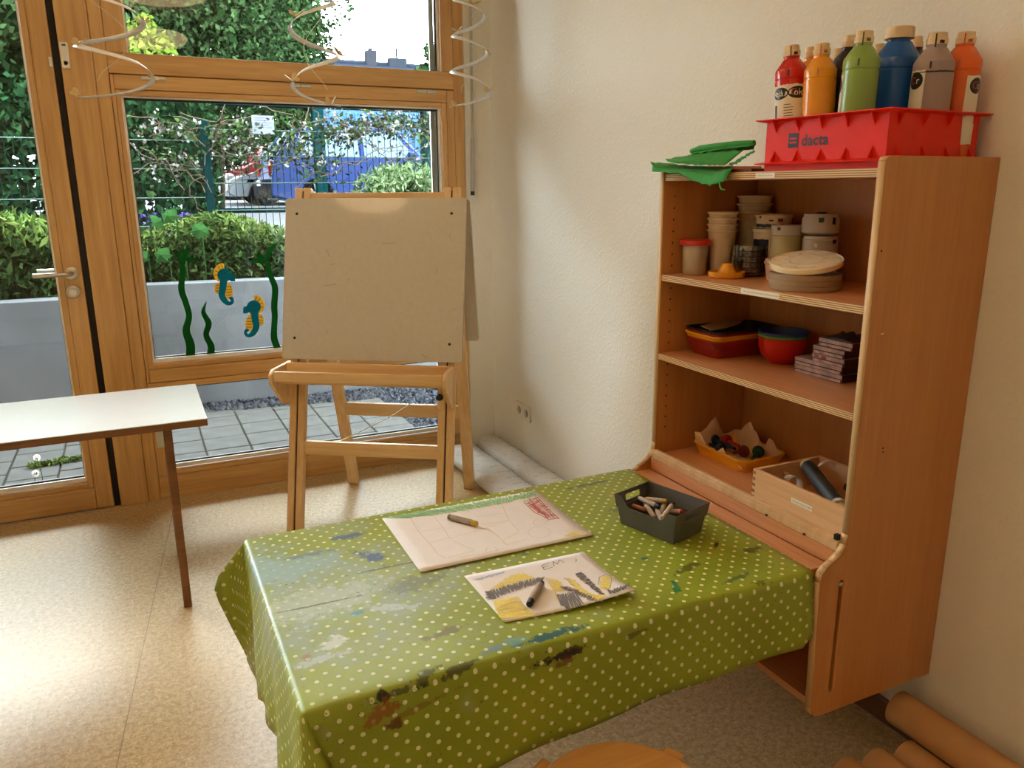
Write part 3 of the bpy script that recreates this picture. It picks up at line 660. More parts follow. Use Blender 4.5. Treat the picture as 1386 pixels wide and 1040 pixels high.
# cars
M['rimmetal'] = mat('wheel_rim_grey', S(150, 154, 160), .5)
M['tyre'] = mat('tyre_rubber', S(24, 24, 26), .8); M['carglass'] = mat('car_window_glass', S(84, 132, 172), .08, var=.02, spec=.25)
M['plate'] = mat('number_plate_white', S(230, 232, 236), .5)
M['redlamp'] = mat('tail_lamp_red', S(170, 24, 24), .25); M['headlamp'] = mat('head_lamp_clear', S(215, 220, 226), .15)
def car(lab, x_front, y, sgn, paint, Ln=4.25, Wd=1.75, Ht=1.5, group=None):
    "sgn +1 drives towards +x"
    z0 = gz(y)
    t = thing('car', lab, 'car', (x_front - sgn*Ln/2, y+Wd/2, z0), rotz=0 if sgn > 0 else PI)
    X = lambda u: Ln/2 - u*Ln          # u=0 front, 1 rear
    belt = .62*Ht
    body = [(0.0, .22), (0.0, .40), (.015, .52), (.10, .60), (.24, .66*Ht/1.5*.95), (.30, belt), (.985, belt+.03), (1.0, .55), (1.0, .25), (.93, .20)]
    def arch(u): return [(u+.085*math.cos(a), .20+.36*math.sin(a)*.95) for a in np.linspace(PI*0, PI, 9)][::1]
    low = [(.92, .2)] + [p for p in arch(.80)] + [p for p in arch(.19)] + [(.03, .2)]
    ol = [(0.0, .28), (0.0, .42), (.02, .56), (.11, .68), (.25, .78), (.30, belt), (.975, belt+.03), (.995, .62), (1.0, .30)] + low
    ol = [(X(u), v) for u, v in ol]
    to3 = lambda u, v, w_: (u, -Wd/2+w_, v)
    MB().poly(ol, [], to3, Wd).build('body', paint, t, local=True, bevel=.05)
    cab = [(.28, belt-.02), (.41, Ht-.06), (.48, Ht-.005), (.70, Ht), (.88, Ht-.06), (.975, belt-.02)]
    def tap(V): return [(x, y_*(1-.20*max(0, (z-belt))/(Ht-belt)), z) for x, y_, z in V]
    g = MB().poly([(X(u), v) for u, v in cab], [], lambda u, v, w_: (u, -Wd/2+.04+w_, v), Wd-.08); g.v = tap(g.v); g.build('cabin', paint, t, local=True, bevel=.04)
    for s in (-1, 1):
        for wn in ([(.335, belt+.03), (.425, Ht-.11), (.575, Ht-.075), (.575, belt+.03)], [(.60, belt+.03), (.60, Ht-.075), (.76, Ht-.09), (.86, Ht-.17), (.88, belt+.05)]):
            yy = s*(Wd/2-.04); q = MB().poly([(X(u), v) for u, v in wn], [], lambda u, v, w_: (u, yy-s*.02+s*w_, v), .03); q.v = tap(q.v); q.build('side_window', M['carglass'], t, local=True)
        a0 = MB().box(X(.36)-.07, X(.36)+.07, s*(Wd/2-.02), s*(Wd/2+.13), belt+.02, belt+.13).build('door_mirror', paint, t, local=True, bevel=.03)
        MB().sphere((X(.02), s*(Wd/2-.22), .60), .12, sc=(1.1, 1.5, .75)).build('head_lamp', M['headlamp'], t, local=True)
        MB().box(X(.985)-.05, X(.985)+.05, s*(Wd/2-.16)-.10, s*(Wd/2-.16)+.12, .66, .92).build('tail_lamp', M['redlamp'], t, local=True, bevel=.02)
    for u0, v0, u1, v1 in ((.305, belt+.02, .415, Ht-.09), (.97, belt+.03, .885, Ht-.10)):
        k = .03 if u0 < .5 else -.03
        P = [(X(u0)+k, -.70, v0), (X(u0)+k, .70, v0), (X(u1)+k, .56, v1), (X(u1)+k, -.56, v1)]
        MB().add(P, [(0, 1, 2, 3)]).build('windscreen' if u0 < .5 else 'rear_window', M['carglass'], t, local=True, solid=.02)
    MB().box(X(1.0)-.08, X(1.0)+.10, -Wd/2+.03, Wd/2-.03, .26, .60).build('rear_bumper', mat('bumper_grey', S(46, 48, 54), .6), t, local=True, bevel=.04)
    MB().box(X(1.0)-.10, X(1.0)-.07, -.26, .26, .48, .59).build('number_plate', M['plate'], t, local=True)
    MB().box(X(0)-.02, X(0)+.04, -.45, .45, .33, .46).build('grille', M['black'], t, local=True, bevel=.01)
    for u in (.19, .80):
        for s in (-1, 1):
            prof = [(.10, -.10), (.22, -.105), (.30, -.10), (.32, -.06), (.32, .06), (.30, .10), (.10, .10)]
            L = MB().lathe(prof, (0, 0, 0), 24); wv_ = MB().add([(p[0], p[2], p[1]) for p in L.v], L.f)
            wh_ = wv_.build('wheel', M['tyre'], t, local=True); wh_.location = (X(u), s*(Wd/2-.10), .32)
            L = MB().lathe([(.001, -.115), (.06, -.115), (.06, -.10), (.19, -.09), (.215, -.108), (.215, .05), (.001, .05)], (0, 0, 0), 20); r = MB().add([(p[0], p[2]*-s*-1, p[1]) for p in L.v], L.f)
            for k in range(7): a = 2*PI*k/7; r.bar((0, s*.112, 0), (math.cos(a)*.205, s*.112, math.sin(a)*.205), (0, 1, 0), .02, .05)
            r.build('rim', M['rimmetal'], wh_, local=True)
M['blue_paint'] = mat('dark_blue_car_paint', S(20, 58, 130), .3, var=.03, spec=.05); M['white_paint'] = mat('white_car_paint', S(160, 168, 180), .2, var=.02, coat=.08, spec=.1); M['red_paint'] = mat('dark_red_car_paint', S(120, 22, 40), .2, var=.03, coat=.08, spec=.1)
xb = ony(366, 245, 11.6)[0]; car('dark blue car seen from the side behind the mesh fence', xb+4.25, 11.6, 1, M['blue_paint'], Ht=1.58)
car('white car facing left half hidden behind the blue car', ony(306, 250, 14.2)[0], 14.2, -1, M['white_paint'], Ht=1.48)
car('dark red car farthest left behind the white car', ony(268, 245, 17.5)[0], 17.5, -1, M['red_paint'], Ht=1.46)

L_SEED = _leaf_mat('dandelion_down', tuple(x*.7 for x in _S(224, 222, 218)), tuple(x*.8 for x in _S(238, 238, 236)))
# weeds on the terrace
M['stalk'] = mat('weed_stalk', S(120, 130, 84), .7)
def dandelion(px_h, px_b, lab):
    h = ony(*px_h, .52); b = np.array([ony(*px_b, .52)[0], .54, ZT]); t = thing('dandelion_clock', lab, 'dandelion', b)
    MB().tube([b, (b+h)/2+np.array([.004, 0, .004]), h], .002, 6).build('stalk', M['stalk'], t)
    MB().sphere(h, .010, 10, 6).build('seed_core', mat('seed_core', S(150, 140, 120), .9), t)
    n = 160; d = RNG.normal(size=(n, 3)); d /= np.linalg.norm(d, axis=1)[:, None]
    leaves('seed_down', h+d*.014, .011, L_SEED, t, .5, kind='stuff')
dandelion((50, 620), (58, 655), 'taller white dandelion clock growing in the paving outside the door')
dandelion((48, 641), (42, 662), 'lower white dandelion clock beside the taller one outside the door')
n = 260; a, b = ony(36, 634, 0), ony(112, 622, 0)
pts = np.array([[0, 0, 0]]*n, float); tt = RNG.random(n); A_, B_ = onz(38, 634, ZT), onz(110, 623, ZT)
pts = A_ + (B_-A_)*tt[:, None] + RNG.normal(size=(n, 3))*[.008, .012, .008] + [0, 0, .012]
tag(leaves('creeping_weed', pts, RNG.uniform(.018, .04, n), L_SHOOT, None, .45, kind='stuff'), 'low green weed creeping along a paving joint', 'weed', kind='stuff')

S, mat, leaf_mat = _S, _mat, _leaf_mat
# ================================================================ EASEL
A0 = onz(479.5, 654); A0[2] = 0
es = thing('painting_easel', 'double-sided wooden children\'s easel with tan boards standing before the window', 'easel', A0, rotz=R(-33.165))
AL = R(14.0); TA = math.tan(AL); DD = .70
def E(s, t, z): return Vector((s, -t, z))
def front(s, z, o=0.0): return E(s, DD - z*TA + o*math.cos(AL), z + o*math.sin(AL))
def rear(s, z, o=0.0): return E(s, z*TA - o*math.cos(AL), z + o*math.sin(AL))
for s in (-.010, .602):
    lg = MB()
    for d in (-.0175, .0175): lg.bar(front(s+d, .004), front(s+d, 1.402), (1, 0, 0), .029, .032)
    g = lg.build('leg', M['birch'], es, local=True, bevel=.003)
    MB().bar(front(s, .02), front(s, 1.39), (1, 0, 0), .006, .016).build('slot', M['black'], g, local=True)
for s in (.0, .575): MB().bar(rear(s, .004), rear(s-.012 if s < .1 else s+.018, 1.385), (1, 0, 0), .050, .030).build('leg', M['birch'], es, local=True, bevel=.003)
MB().bar(front(.02, .388), front(.572, .388), (0, 0, 1), .056, .022).build('cross_rail', M['birch_h'], es, local=True, bevel=.003)
MB().bar(rear(.02, .410), rear(.558, .410), (0, 0, 1), .060, .022).build('cross_rail', M['birch_h'], es, local=True, bevel=.003)
MB().bar(front(.02, 1.372, -.004), front(.572, 1.372, -.004), (0, 0, 1), .03, .022).build('top_rail', M['birch_h'], es, local=True, bevel=.003)
def boardpart(fn, s0, s1, z0, z1, o0):
    u = (fn(0, z1)-fn(0, z0)).normalized(); nn = (fn(0, 0, 1)-fn(0, 0)).normalized(); a = fn(s0, z0, o0); L = (fn(0, z1)-fn(0, z0)).length
    to3 = lambda x, y, w_: a + Vector((1, 0, 0))*x + u*y + nn*w_
    return MB().poly(rrect(0, s1-s0, 0, L, .012), [], to3, .012)
bf = boardpart(front, -.074, .664, .733, 1.358, .017).build('board', M['board'], es, local=True, bevel=.002)
boardpart(rear, -.070, .664, .750, 1.352, .016).build('board', M['board'], es, local=True, bevel=.002)
nf = (front(0, 0, 1)-front(0, 0)).normalized()
for s, z in ((-.026, 1.298), (.607, 1.298), (-.022, .815), (.612, .802)):
    a = front(s, z, .0285); MB().tube([a, a+nf*.0025], .0055, 10).build('screw', M['gasket'], bf, local=True)
q = MB()
for s, z, a, L in ((.10, 1.16, -60, .035), (.12, 1.10, 20, .02), (.095, 1.02, 5, .05), (.19, 1.04, 40, .015), (.33, 1.185, 0, .05), (.62, .93, 30, .02), (.60, 1.21, 70, .012), (.50, .76, -20, .03), (.55, 1.07, 80, .02), (.11, .83, 85, .02)):
    c = front(s, z, .0293); d = Vector((1, 0, 0))*math.cos(R(a))*L + (front(0, 1)-front(0, 0)).normalized()*math.sin(R(a))*L
    q.ribbon([c, c+d*.5+nf*.0001, c+d], .0011, nf)
tag(q.build('pencil_mark', mat('faint_pencil', S(168, 150, 128), .7), bf, local=True, smooth=0, fixn=False), kind='stuff')
# tray with two end brackets
for s in (-.062, .622):
    P = [(.50, .722), (.665, .722), (.690, .705), (.690, .672), (.675, .655), (.585, .560), (.545, .560)]
    MB().poly([(t, z) for t, z in P], [], lambda u, v, w_, s=s: E(s-.008+w_, u, v), .016).build('tray_bracket', M['birch'], es, local=True, bevel=.003)
MB().box(-.053, .613, -.680, -.664, .676, .717).build('tray_front_rail', M['birch_h'], es, local=True, bevel=.003)
MB().box(-.053, .613, -.562, -.546, .686, .727).build('tray_back_rail', M['birch_h'], es, local=True, bevel=.003)
MB().box(-.053, .613, -.662, -.564, .664, .676).build('tray_base', M['birch_h'], es, local=True, bevel=.002)
for s in (-.010, .602):
    MB().bar(front(s-.018, .555, .020), front(s-.018, .70, .020), (1, 0, 0), .032, .012).build('tray_block', M['birch'], es, local=True, bevel=.002)
    if s < .1: continue
    a = front(s+.018 if s < .1 else s-.022, .600, .020 if s > .1 else .016); MB().tube([a, a+nf*.012, a+nf*.026, a+nf*.030], [.008, .014, .014, .009], 12).build('clamp_knob', M['black'], es, local=True)
MB().tube([rear(.33, .445, .0), E(.25, .20, .40), front(.12, .395, -.02)], .0022, 6).build('cord', M['white'], es, local=True)

# ================================================================ HANGING SPIRALS
M['tin'] = mat('matt_silver_tin', S(240, 244, 250), .28, .0, var=.04)
M['thread'] = mat('white_thread', S(225, 220, 210), .8)
M['wing'] = mat('pale_wooden_wing', S(206, 178, 128), .6, var=.08, vscale=60)
def wing_mesh():
    mb = MB()
    ol = [(0, -.004), (.010, -.016), (.020, -.019), (.027, -.012), (.024, -.003), (.030, .006), (.033, .018), (.026, .026), (.014, .022), (.004, .008)]
    for s in (-1, 1): mb.poly([(x, y) for x, y in ol], [], lambda u, v, w_, s=s: (s*u*.86, v, u*.5+w_), .0018)
    mb.tube([(0, -.016, 0), (0, 0, .001), (0, .018, .003)], [.0012, .0026, .0016], 6)
    return mb
def spiral(lab, c, R0, R1, z0, pitch, turns, ph0, hand, spots):
    t = thing('spiral_mobile', lab, 'mobile', (c[0], c[1], z0), group=None)
    P = []; n = int(turns*22)
    for i in range(n+1):
        f = i/n; a = ph0 + hand*2*PI*turns*f; r = R0 + (R1-R0)*f
        P.append(Vector((c[0]+r*math.cos(a), c[1]+r*math.sin(a), z0 + pitch*turns*f*(.45+.55*min(1, f*5)))))
    wd = [.0105*min(1, .25+4*i/n, .25+4*(n-i)/n) for i in range(n+1)]
    q = MB(); VV = []
    for i, p_ in enumerate(P):
        rd = Vector((p_.x-c[0], p_.y-c[1], 0)).normalized(); sd = (rd*.75 + Vector((0, 0, -.66)))*wd[i]; VV += [p_-sd, p_+sd]
    q.add(VV, [(2*i, 2*i+1, 2*i+3, 2*i+2) for i in range(len(P)-1)])
    q.build('spiral_ribbon', M['tin'], t, solid=.0016)
    MB().tube([(c[0], c[1], P[-1].z), (c[0], c[1], CEIL-.001)], .0011, 5).build('hanging_thread', M['thread'], t)
    MB().tube([P[-1], (c[0], c[1], P[-1].z+.03)], .0012, 5).build('top_thread', M['thread'], t)
    Q = []
    for k in range(24): f = k/23; a = ph0 + hand*2*PI*.55*f*turns; Q.append((c[0]+R0*.45*math.cos(a), c[1]+R0*.45*math.sin(a), z0+.06+(P[-1].z-z0-.06)*f))
    MB().tube(Q, .0012, 5).build('inner_wire', M['thread'], t)
    for f in spots:
        i = int(f*n); p = P[min(i, n)]; b = wing_mesh().build('butterfly', M['wing'], t, local=True)
        b.location = p - Vector((c[0], c[1], z0)) + Vector((0, 0, .007)); b.rotation_euler = (random.uniform(.35, .9), random.uniform(-.3, .3), random.uniform(-.9, .9)); s = random.uniform(.85, 1.1); b.scale = (s, s, s)
Y0 = -.40
c = ony(160, 130, Y0); spiral('silver spiral mobile with wooden butterflies left, before the door mullion', c, .132, .095, ony(160, 132, Y0)[2]-.005, .180, 3.2, PI, -1, (.0, .155, .29, .47, .62, .8))
c = ony(430, 130, Y0); spiral('silver spiral mobile with wooden butterflies in the middle, before the window transom', c, .098, .085, ony(430, 142, Y0)[2], .20, 2.9, .2, 1, (.04, .17, .32, .55, .72, .88))
c = ony(637, 130, Y0); spiral('silver spiral mobile with wooden butterflies right, before the blind crank', c, .094, .055, ony(637, 146, Y0)[2], .145, 4.0, PI, -1, (.0, .14, .38, .55, .7, .86))

# ================================================================ WHITE TABLE LEFT
M['wtop'] = mat('white_laminate_top', S(222, 222, 218), .22, var=.01)
M['wedge'] = wood('brown_table_edge', S(104, 66, 36), S(134, 88, 52), 'x', .5)
wt = thing('white_table', 'narrow white topped folding table with brown edge and thin leg left of the picture', 'table', (-2.2, -.85, 0))
MB().box(-2.95, -1.532, -1.117, -.588, .6675, .6705).build('laminate_top', M['wtop'], wt, bevel=.001)
MB().box(-2.95, -1.532, -1.117, -.588, .645, .667).build('tabletop', M['wedge'], wt, bevel=.002)
for x in (-1.655, -2.83):
    for y in (-1.068, -.66): MB().box(x-.013, x+.013, y-.03, y+.03, 0.0, .6445).build('leg', M['wedge'], wt, bevel=.003)
    MB().box(x-.010, x+.010, -1.035, -.692, .56, .62).build('leg_rail', M['wedge'], wt, bevel=.002)
    MB().box(x-.036, x-.0135, -1.10, -1.04, .585, .6445).build('folding_bracket', M['alu'], wt, bevel=.002)

# ================================================================ WINDOW STICKERS
YS = .0425
def SP(x, y): p = ony(220+x/5.2, 290+y/5.2, YS); return (p[0], p[2])
to_gl = lambda u, v, w_: (u, YS-w_, v)
def film_mat(nm, col, k):
    m = bpy.data.materials.new(nm); m.use_nodes = True; n = m.node_tree; n.nodes.clear(); o = N(n, 'ShaderNodeOutputMaterial'); a = N(n, 'ShaderNodeBsdfDiffuse'); b = N(n, 'ShaderNodeBsdfTranslucent'); x = N(n, 'ShaderNodeMixShader')
    a.inputs['Color'].default_value = _c4(col); b.inputs['Color'].default_value = _c4(col); x.inputs[0].default_value = k
    n.links.new(a.outputs[0], x.inputs[1]); n.links.new(b.outputs[0], x.inputs[2]); n.links.new(x.outputs[0], o.inputs['Surface']); return m
M['weed'] = film_mat('dark_green_film', S(20, 84, 34), .10); M['teal_film'] = film_mat('teal_film', S(14, 112, 140), .10)
M['gold'] = film_mat('yellow_film', S(240, 196, 64), .09); M['film_ink'] = mat('dark_film_line', S(20, 50, 66), .6)
M['film_back'] = mat('pale_film_border', S(206, 224, 214), .5)
def taper(pts, ws):
    P = [Vector(SP(*p)).to_3d() for p in pts]; Ls, Rs = [], []
    # smooth resample
    pts2, w2 = [], []
    for i in range(len(pts)-1):
        p0, p1, p2, p3 = pts[max(i-1, 0)], pts[i], pts[i+1], pts[min(i+2, len(pts)-1)]
        for k in range(5):
            t = k/5; f = lambda a, b, c, d: .5*((2*b)+(-a+c)*t+(2*a-5*b+4*c-d)*t*t+(-a+3*b-3*c+d)*t**3)
            pts2.append((f(p0[0], p1[0], p2[0], p3[0]), f(p0[1], p1[1], p2[1], p3[1]))); w2.append(ws[i]*(1-t)+ws[i+1]*t)
    pts2.append(pts[-1]); w2.append(ws[-1])
    for i, p in enumerate(pts2):
        a, b = pts2[max(i-1, 0)], pts2[min(i+1, len(pts2)-1)]; d = Vector((b[0]-a[0], b[1]-a[1])); d = d.normalized() if d.length else Vector((0, 1)); nn = Vector((-d.y, d.x))*w2[i]/2
        Ls.append(SP(p[0]+nn.x, p[1]+nn.y)); Rs.append(SP(p[0]-nn.x, p[1]-nn.y))
    mb = MB(); V = []
    for l, r in zip(Ls, Rs): V += [(l[0], YS, l[1]), (r[0], YS, r[1])]
    return mb.add(V, [(2*i, 2*i+1, 2*i+3, 2*i+2) for i in range(len(Ls)-1)])
def film(mb, name, m, parent, off=0.0):
    mb.v = [(x, y-off, z) for x, y, z in mb.v]; return mb.build(name, m, parent, solid=.0004, smooth=0)
def weedst(lab, stem, ws, lvs):
    p = SP(*stem[-1]); t = thing('seaweed_sticker', lab, 'sticker', (p[0], YS, p[1]))
    film(taper(stem, ws), 'frond', M['weed'], t)
    for k, (l, w_) in enumerate(lvs): film(taper(l, w_), 'blade', M['weed'], t, .0004*(k+1))
weedst('tall wavy green seaweed sticker with forked top left of the seahorses', [(142, 325), (140, 430), (133, 530), (162, 620), (187, 720), (166, 820), (196, 920), (195, 1012)], [30, 42, 46, 42, 42, 52, 62, 66],
       [([(140, 345), (115, 290), (75, 247)], [24, 34, 2]), ([(148, 330), (160, 270), (192, 240)], [14, 44, 2]), ([(155, 315), (205, 322), (252, 318)], [14, 40, 2])])
weedst('short wavy green seaweed sticker without leaves', [(310, 615), (287, 690), (325, 770), (306, 850), (342, 930), (337, 990)], [3, 32, 44, 40, 48, 52], [])
weedst('tall wavy green seaweed sticker at the easel board edge', [(738, 345), (758, 430), (792, 520), (786, 640), (790, 720), (785, 800), (786, 880), (812, 948)], [26, 36, 44, 46, 42, 42, 48, 46],
       [([(730, 345), (670, 325), (612, 338)], [10, 42, 3]), ([(728, 335), (690, 305), (678, 262)], [16, 44, 3]), ([(738, 335), (752, 260), (812, 198)], [14, 40, 2])])
def ell(cx, cy, rx, ry, a=0, k=20):
    c, s = math.cos(R(a)), math.sin(R(a)); return [SP(cx+rx*math.cos(2*PI*i/k)*c-ry*math.sin(2*PI*i/k)*s, cy+rx*math.cos(2*PI*i/k)*s+ry*math.sin(2*PI*i/k)*c) for i in range(k)]
def flat(ol, name, m, parent, off): return MB().poly(ol, [], lambda u, v, w_: (u, YS-off-w_, v), .0004).build(name, m, parent, smooth=0)
def seahorse(lab, mx, my, mir, dy=0):
    f = (lambda x, y: (mx+(x-435)*mir, my+(y-430)))
    p = SP(*f(465, 630)); t = thing('seahorse_sticker', lab, 'sticker', (p[0], YS, p[1]))
    crest = flat([SP(*f(*q)) for q in ((400, 478), (372, 462), (356, 425), (362, 388), (385, 358), (415, 345), (432, 350), (436, 385), (400, 420), (405, 460))], 'crest', M['gold'], t, 0)
    fa = flat([SP(*f(*q)) for q in ((405, 480), (378, 485), (362, 515), (368, 548), (392, 566), (410, 545), (415, 510))], 'fin', M['gold'], t, 0)
    fb_ = flat([SP(*f(*q)) for q in ((450, 478), (478, 495), (496, 535), (492, 572), (470, 590), (445, 605), (436, 580), (440, 530))], 'fin', M['gold'], t, 0)
    film(taper([f(*q) for q in ((432, 460), (424, 520), (418, 570), (440, 612), (470, 630), (492, 615), (486, 592), (470, 594))], [52, 50, 46, 38, 26, 24, 20, 16]), 'body', M['teal_film'], t, .0005)
    hd_ = flat([SP(*f(435+50*math.cos(a), 430+48*math.sin(a))) for a in np.linspace(0, 2*PI, 24, endpoint=False)], 'head', M['teal_film'], t, .0008)
    flat([SP(*f(*q)) for q in ((470, 418), (500, 428), (508, 420), (511, 472), (482, 474), (466, 462))], 'snout', M['teal_film'], t, .0005)
    def line(pts, w_, par):
        film(taper([f(*q) for q in pts], [w_]*len(pts)), 'drawn_line', M['film_ink'], par, .0016)
    line([(420, 450), (434, 458), (450, 448)], 5, hd_)
    flat([SP(*f(436+6*math.cos(a), 416+6*math.sin(a))) for a in np.linspace(0, 2*PI, 10, endpoint=False)], 'eye', M['film_ink'], hd_, .0014)
    for q in ([(366, 430), (388, 428)], [(370, 400), (394, 408)], [(390, 368), (408, 392)], [(415, 355), (424, 382)]): line(q, 4, crest)
    for yy in (500, 520, 540): line([(372, yy), (398, yy)], 4, fa)
    for yy in (510, 530, 550, 570): line([(448, yy), (486, yy)], 4, fb_)
seahorse('upper teal seahorse sticker with yellow fins looking right', 435, 430, 1)
seahorse('lower teal seahorse sticker with yellow fins looking left', 642, 655, -1)

# ================================================================ PADDED ROLLS IN THE CORNER
M['quilt'] = mat('white_wrapping_fleece', S(222, 220, 216), .8, var=.03, bump=(90, .2))
M['print'] = mat('grey_print', S(118, 118, 120), .8)
def bolster(lab, xc, wd, ht, y0, y1, skew):
    t = thing('padded_roll', lab, 'padding', (xc, (y0+y1)/2, 0), group=None); rows = []; n = 26; m = 22
    for i in range(m+1):
        f = i/m; y = y0+(y1-y0)*f; e = min(1, math.sqrt(max(0, 1-(1-min(1, f*14))**2))*.6+.4, math.sqrt(max(0, 1-(1-min(1, (1-f)*14))**2))*.6+.4)
        if i in (0, m): e *= .8
        row = []
        for k in range(n+1):
            a = 2*PI*k/n; ca, sa = math.cos(a), math.sin(a)
            rx = wd/2*e*abs(ca)**.7*(1 if ca > 0 else -1); rz = ht/2*e*abs(sa)**.8*(1 if sa > 0 else -1)
            row.append((xc+skew*f+rx, y, ht/2*1.0+rz+.003*math.sin(f*17+a*3)*(sa > 0)+.001))
        rows.append(row)
    mb = MB().grid(rows); k0 = len(rows[0]); mb.f.append(tuple(range(k0-1, -1, -1))); mb.f.append(tuple(range(m*k0, m*k0+k0)))
    mb.build('fleece_cover', M['quilt'], t, smooth=60)
    q = MB()
    for y in np.arange(y0-.12, y1, -.085):
        for dx in (-.3, .05, .32):
            x = xc+dx*wd+skew*(y-y0)/(y1-y0)+random.uniform(-.01, .01); zt_ = ht/2+ht/2*max(0, 1-abs(2*dx)**2.2)**.45+.0035
            q.ribbon([(x-.02+.008*i, y+.007*(-1)**i+dx*.03, zt_+.0005) for i in range(6)], .0014, (0, 0, 1))
    tag(q.build('grey_print', M['print'], t, fixn=False, smooth=0), kind='stuff')
bolster('wide flat white padded roll with grey print lying beside the easel leg', -.244, .186, .085, -.035, -1.25, .012)
bolster('narrow white padded roll with grey print lying against the plaster wall', -.074, .135, .105, -.015, -1.25, .0)
# ================================================================ WALL SHELF WITH FOLD-DOWN DESK
YL, YR = -1.930, -2.667; TH = .018
sh = thing('wall_shelf', 'beech wall shelf with open compartments and fold-down desk on the right wall', 'shelf', (-.17, (YL+YR)/2, .209))
SX = -.345
def side_profile():
    P = [(-.0006, 1.457), (SX+.012, 1.457), (SX+.004, 1.454), (SX, 1.446), (SX+.006, .655)]
    P += [(SX+.002, .632), (SX-.010, .612), (SX-.030, .598), (SX-.050, .588), (SX-.062, .576), (SX-.067, .556)]
    P += [(-.402, .236), (-.398, .222), (-.388, .213), (-.375, .209), (-.0006, .209)]
    return P
sp = side_profile()
a, b = ony(1139, 789, YR), ony(1124, 934, YR); sw = .0062
slot = [(a[0]+sw*math.cos(t), a[2]+sw*math.sin(t)) for t in np.linspace(0, PI, 8)] + [(b[0]-sw*math.cos(t), b[2]-sw*math.sin(t)) for t in np.linspace(0, PI, 8)]
def panel(y0, holes):
    return MB().poly(sp, holes, lambda u, v, w_: (u, y0+w_, v), TH).build('side_panel', M['beech'], sh, bevel=.0015)
pr_ = panel(YR, [slot]); pl_ = panel(YL-TH, [])
MB().box(a[0]-.012, a[0]+.012, YR+.0135, YR+.017, b[2]-.012, a[2]+.012).build('slot_backing', mat('slot_shade_wood', S(96, 60, 34), .7), pr_)  # backing darkened to paint in the shade of the recess
MB().add([(p[0]+a[0]-.001, YR+.004-p[2], p[1]+a[2]-.004) for p in MB().lathe([(.001, 0), (.0058, 0), (.0058, .004), (.003, .0055), (.001, .0055)], (0, 0, 0), 14).v], MB().lathe([(.001, 0), (.0058, 0), (.0058, .004), (.003, .0055), (.001, .0055)], (0, 0, 0), 14).f).build('slide_bolt', M['steel'], pr_)
# light front edge bands of the panels
for y0, par in ((YR, pr_), (YL-TH, pl_)):
    e = MB(); k = [i for i in range(2, 13)]
    for i in k[:-1]:
        p, q = sp[i], sp[i+1]; d = Vector((q[0]-p[0], q[1]-p[1])).normalized(); nn = Vector((d.y, -d.x)); nn = nn if nn.x < 0 else -nn
        o1, o2 = nn*.0009, nn*.0009
        e.add([(p[0]+o1.x, y0+.0006, p[1]+o1.y), (p[0]+o1.x, y0+TH-.0006, p[1]+o1.y), (q[0]+o2.x, y0+TH-.0006, q[1]+o2.y), (q[0]+o2.x, y0+.0006, q[1]+o2.y)], [(0, 1, 2, 3)])
    e.build('edge_band', M['beech_edge'], par, solid=.0012, smooth=60)
yi0, yi1 = YR+TH+.0004, YL-TH-.0004
MB().box(-.010, -.0008, yi0, yi1, .212, 1.440).build('back_panel', M['beech'], sh)
def board(z0, z1, x0=SX+.004, x1=-.0105, nm='shelf_board'):
    b_ = MB().box(x0+.001, x1, yi0, yi1, z0, z1).build(nm, M['beech_h'], sh)
    MB().box(x0-.0012, x0+.0009, yi0+.0004, yi1-.0004, z0+.0003, z1-.0003).build('plywood_edge', M['ply'], b_, smooth=0); return b_
ZS1, ZS2, ZS3, ZB = 1.434, 1.159, .931, .622
bt = board(ZS1-TH, ZS1, nm='top_board'); b2 = board(ZS2-TH, ZS2); b3 = board(ZS3-TH, ZS3)
bb = MB().box(-.332, -.0105, yi0, yi1, ZB-TH, ZB).build('shelf_board', M['beech_h'], sh)
MB().box(-.347, -.3325, yi0, yi1, .6115, .636).build('front_rail', M['beech_edge'], sh, bevel=.002)
MB().box(-.3548, -.334, yi0, yi1, .5762, .611).build('rail_foot', M['beech_h'], sh, bevel=.001)
MB().box(-.352, -.3475, yi0, yi1, .6115, .629).build('front_rail', M['beech_edge'], sh, bevel=.0015)
for px_, py_ in ((1038, 694), (1089, 721)):
    p = onx(px_, py_, -.353); MB().box(-.3555, -.3522, p[1]-.003, p[1]+.003, .613, .617).build('rail_clip', M['gasket'], sh)
MB().box(-.352, -.340, YR+TH+.001, YR+TH+.012, .636, .650).build('corner_clip', M['black'], sh, bevel=.002)
MB().box(-.388, -.0105, yi0, yi1, .226, .244).build('bottom_board', M['beech_h'], sh)
# desk leaf with folding legs
lf = MB().box(-1.508, -.355, -2.638, -1.936, .556, .5755).build('desk_leaf', M['beech_h'], sh, bevel=.002)
MB().box(-.44, -.36, yi0+.002, yi0+.020, .520, .5555).build('leaf_hinge', M['black'], lf)
for y in (-2.56, -2.02): MB().box(-1.46, -1.42, y-.018, y+.018, .0, .5555).build('leg', M['beech'], sh, bevel=.003)
MB().box(-1.452, -1.428, -2.54, -2.04, .12, .17).build('leg_rail', M['beech'], sh, bevel=.003)
ph = MB()
for z in np.arange(.70, 1.40, .032): ph.box(-.31, -.306, yi1-.0002, yi1+.0003, z, z+.0045)
tag(ph.build('peg_holes', M['dark'], pl_, smooth=0), kind='stuff')
def spot(px_, py_, Y, r, m=M['dark'], nm='screw_hole'):
    p = ony(px_, py_, Y); turned(MB().lathe([(.0005, 0), (r, 0), (r, .0006), (.0005, .0006)], (0, 0, 0), 12), (p[0], Y, p[2]), 'y').build(nm, m, pr_)
for q in ((1195, 607), (1195, 612), (1193, 340)): spot(*q, YR, .0022)
p = ony(1194, 452, YR); MB().box(p[0]-.004, p[0]+.004, YR-.0007, YR, p[2]-.001, p[2]+.001).build('scratch', M['label'], pr_)
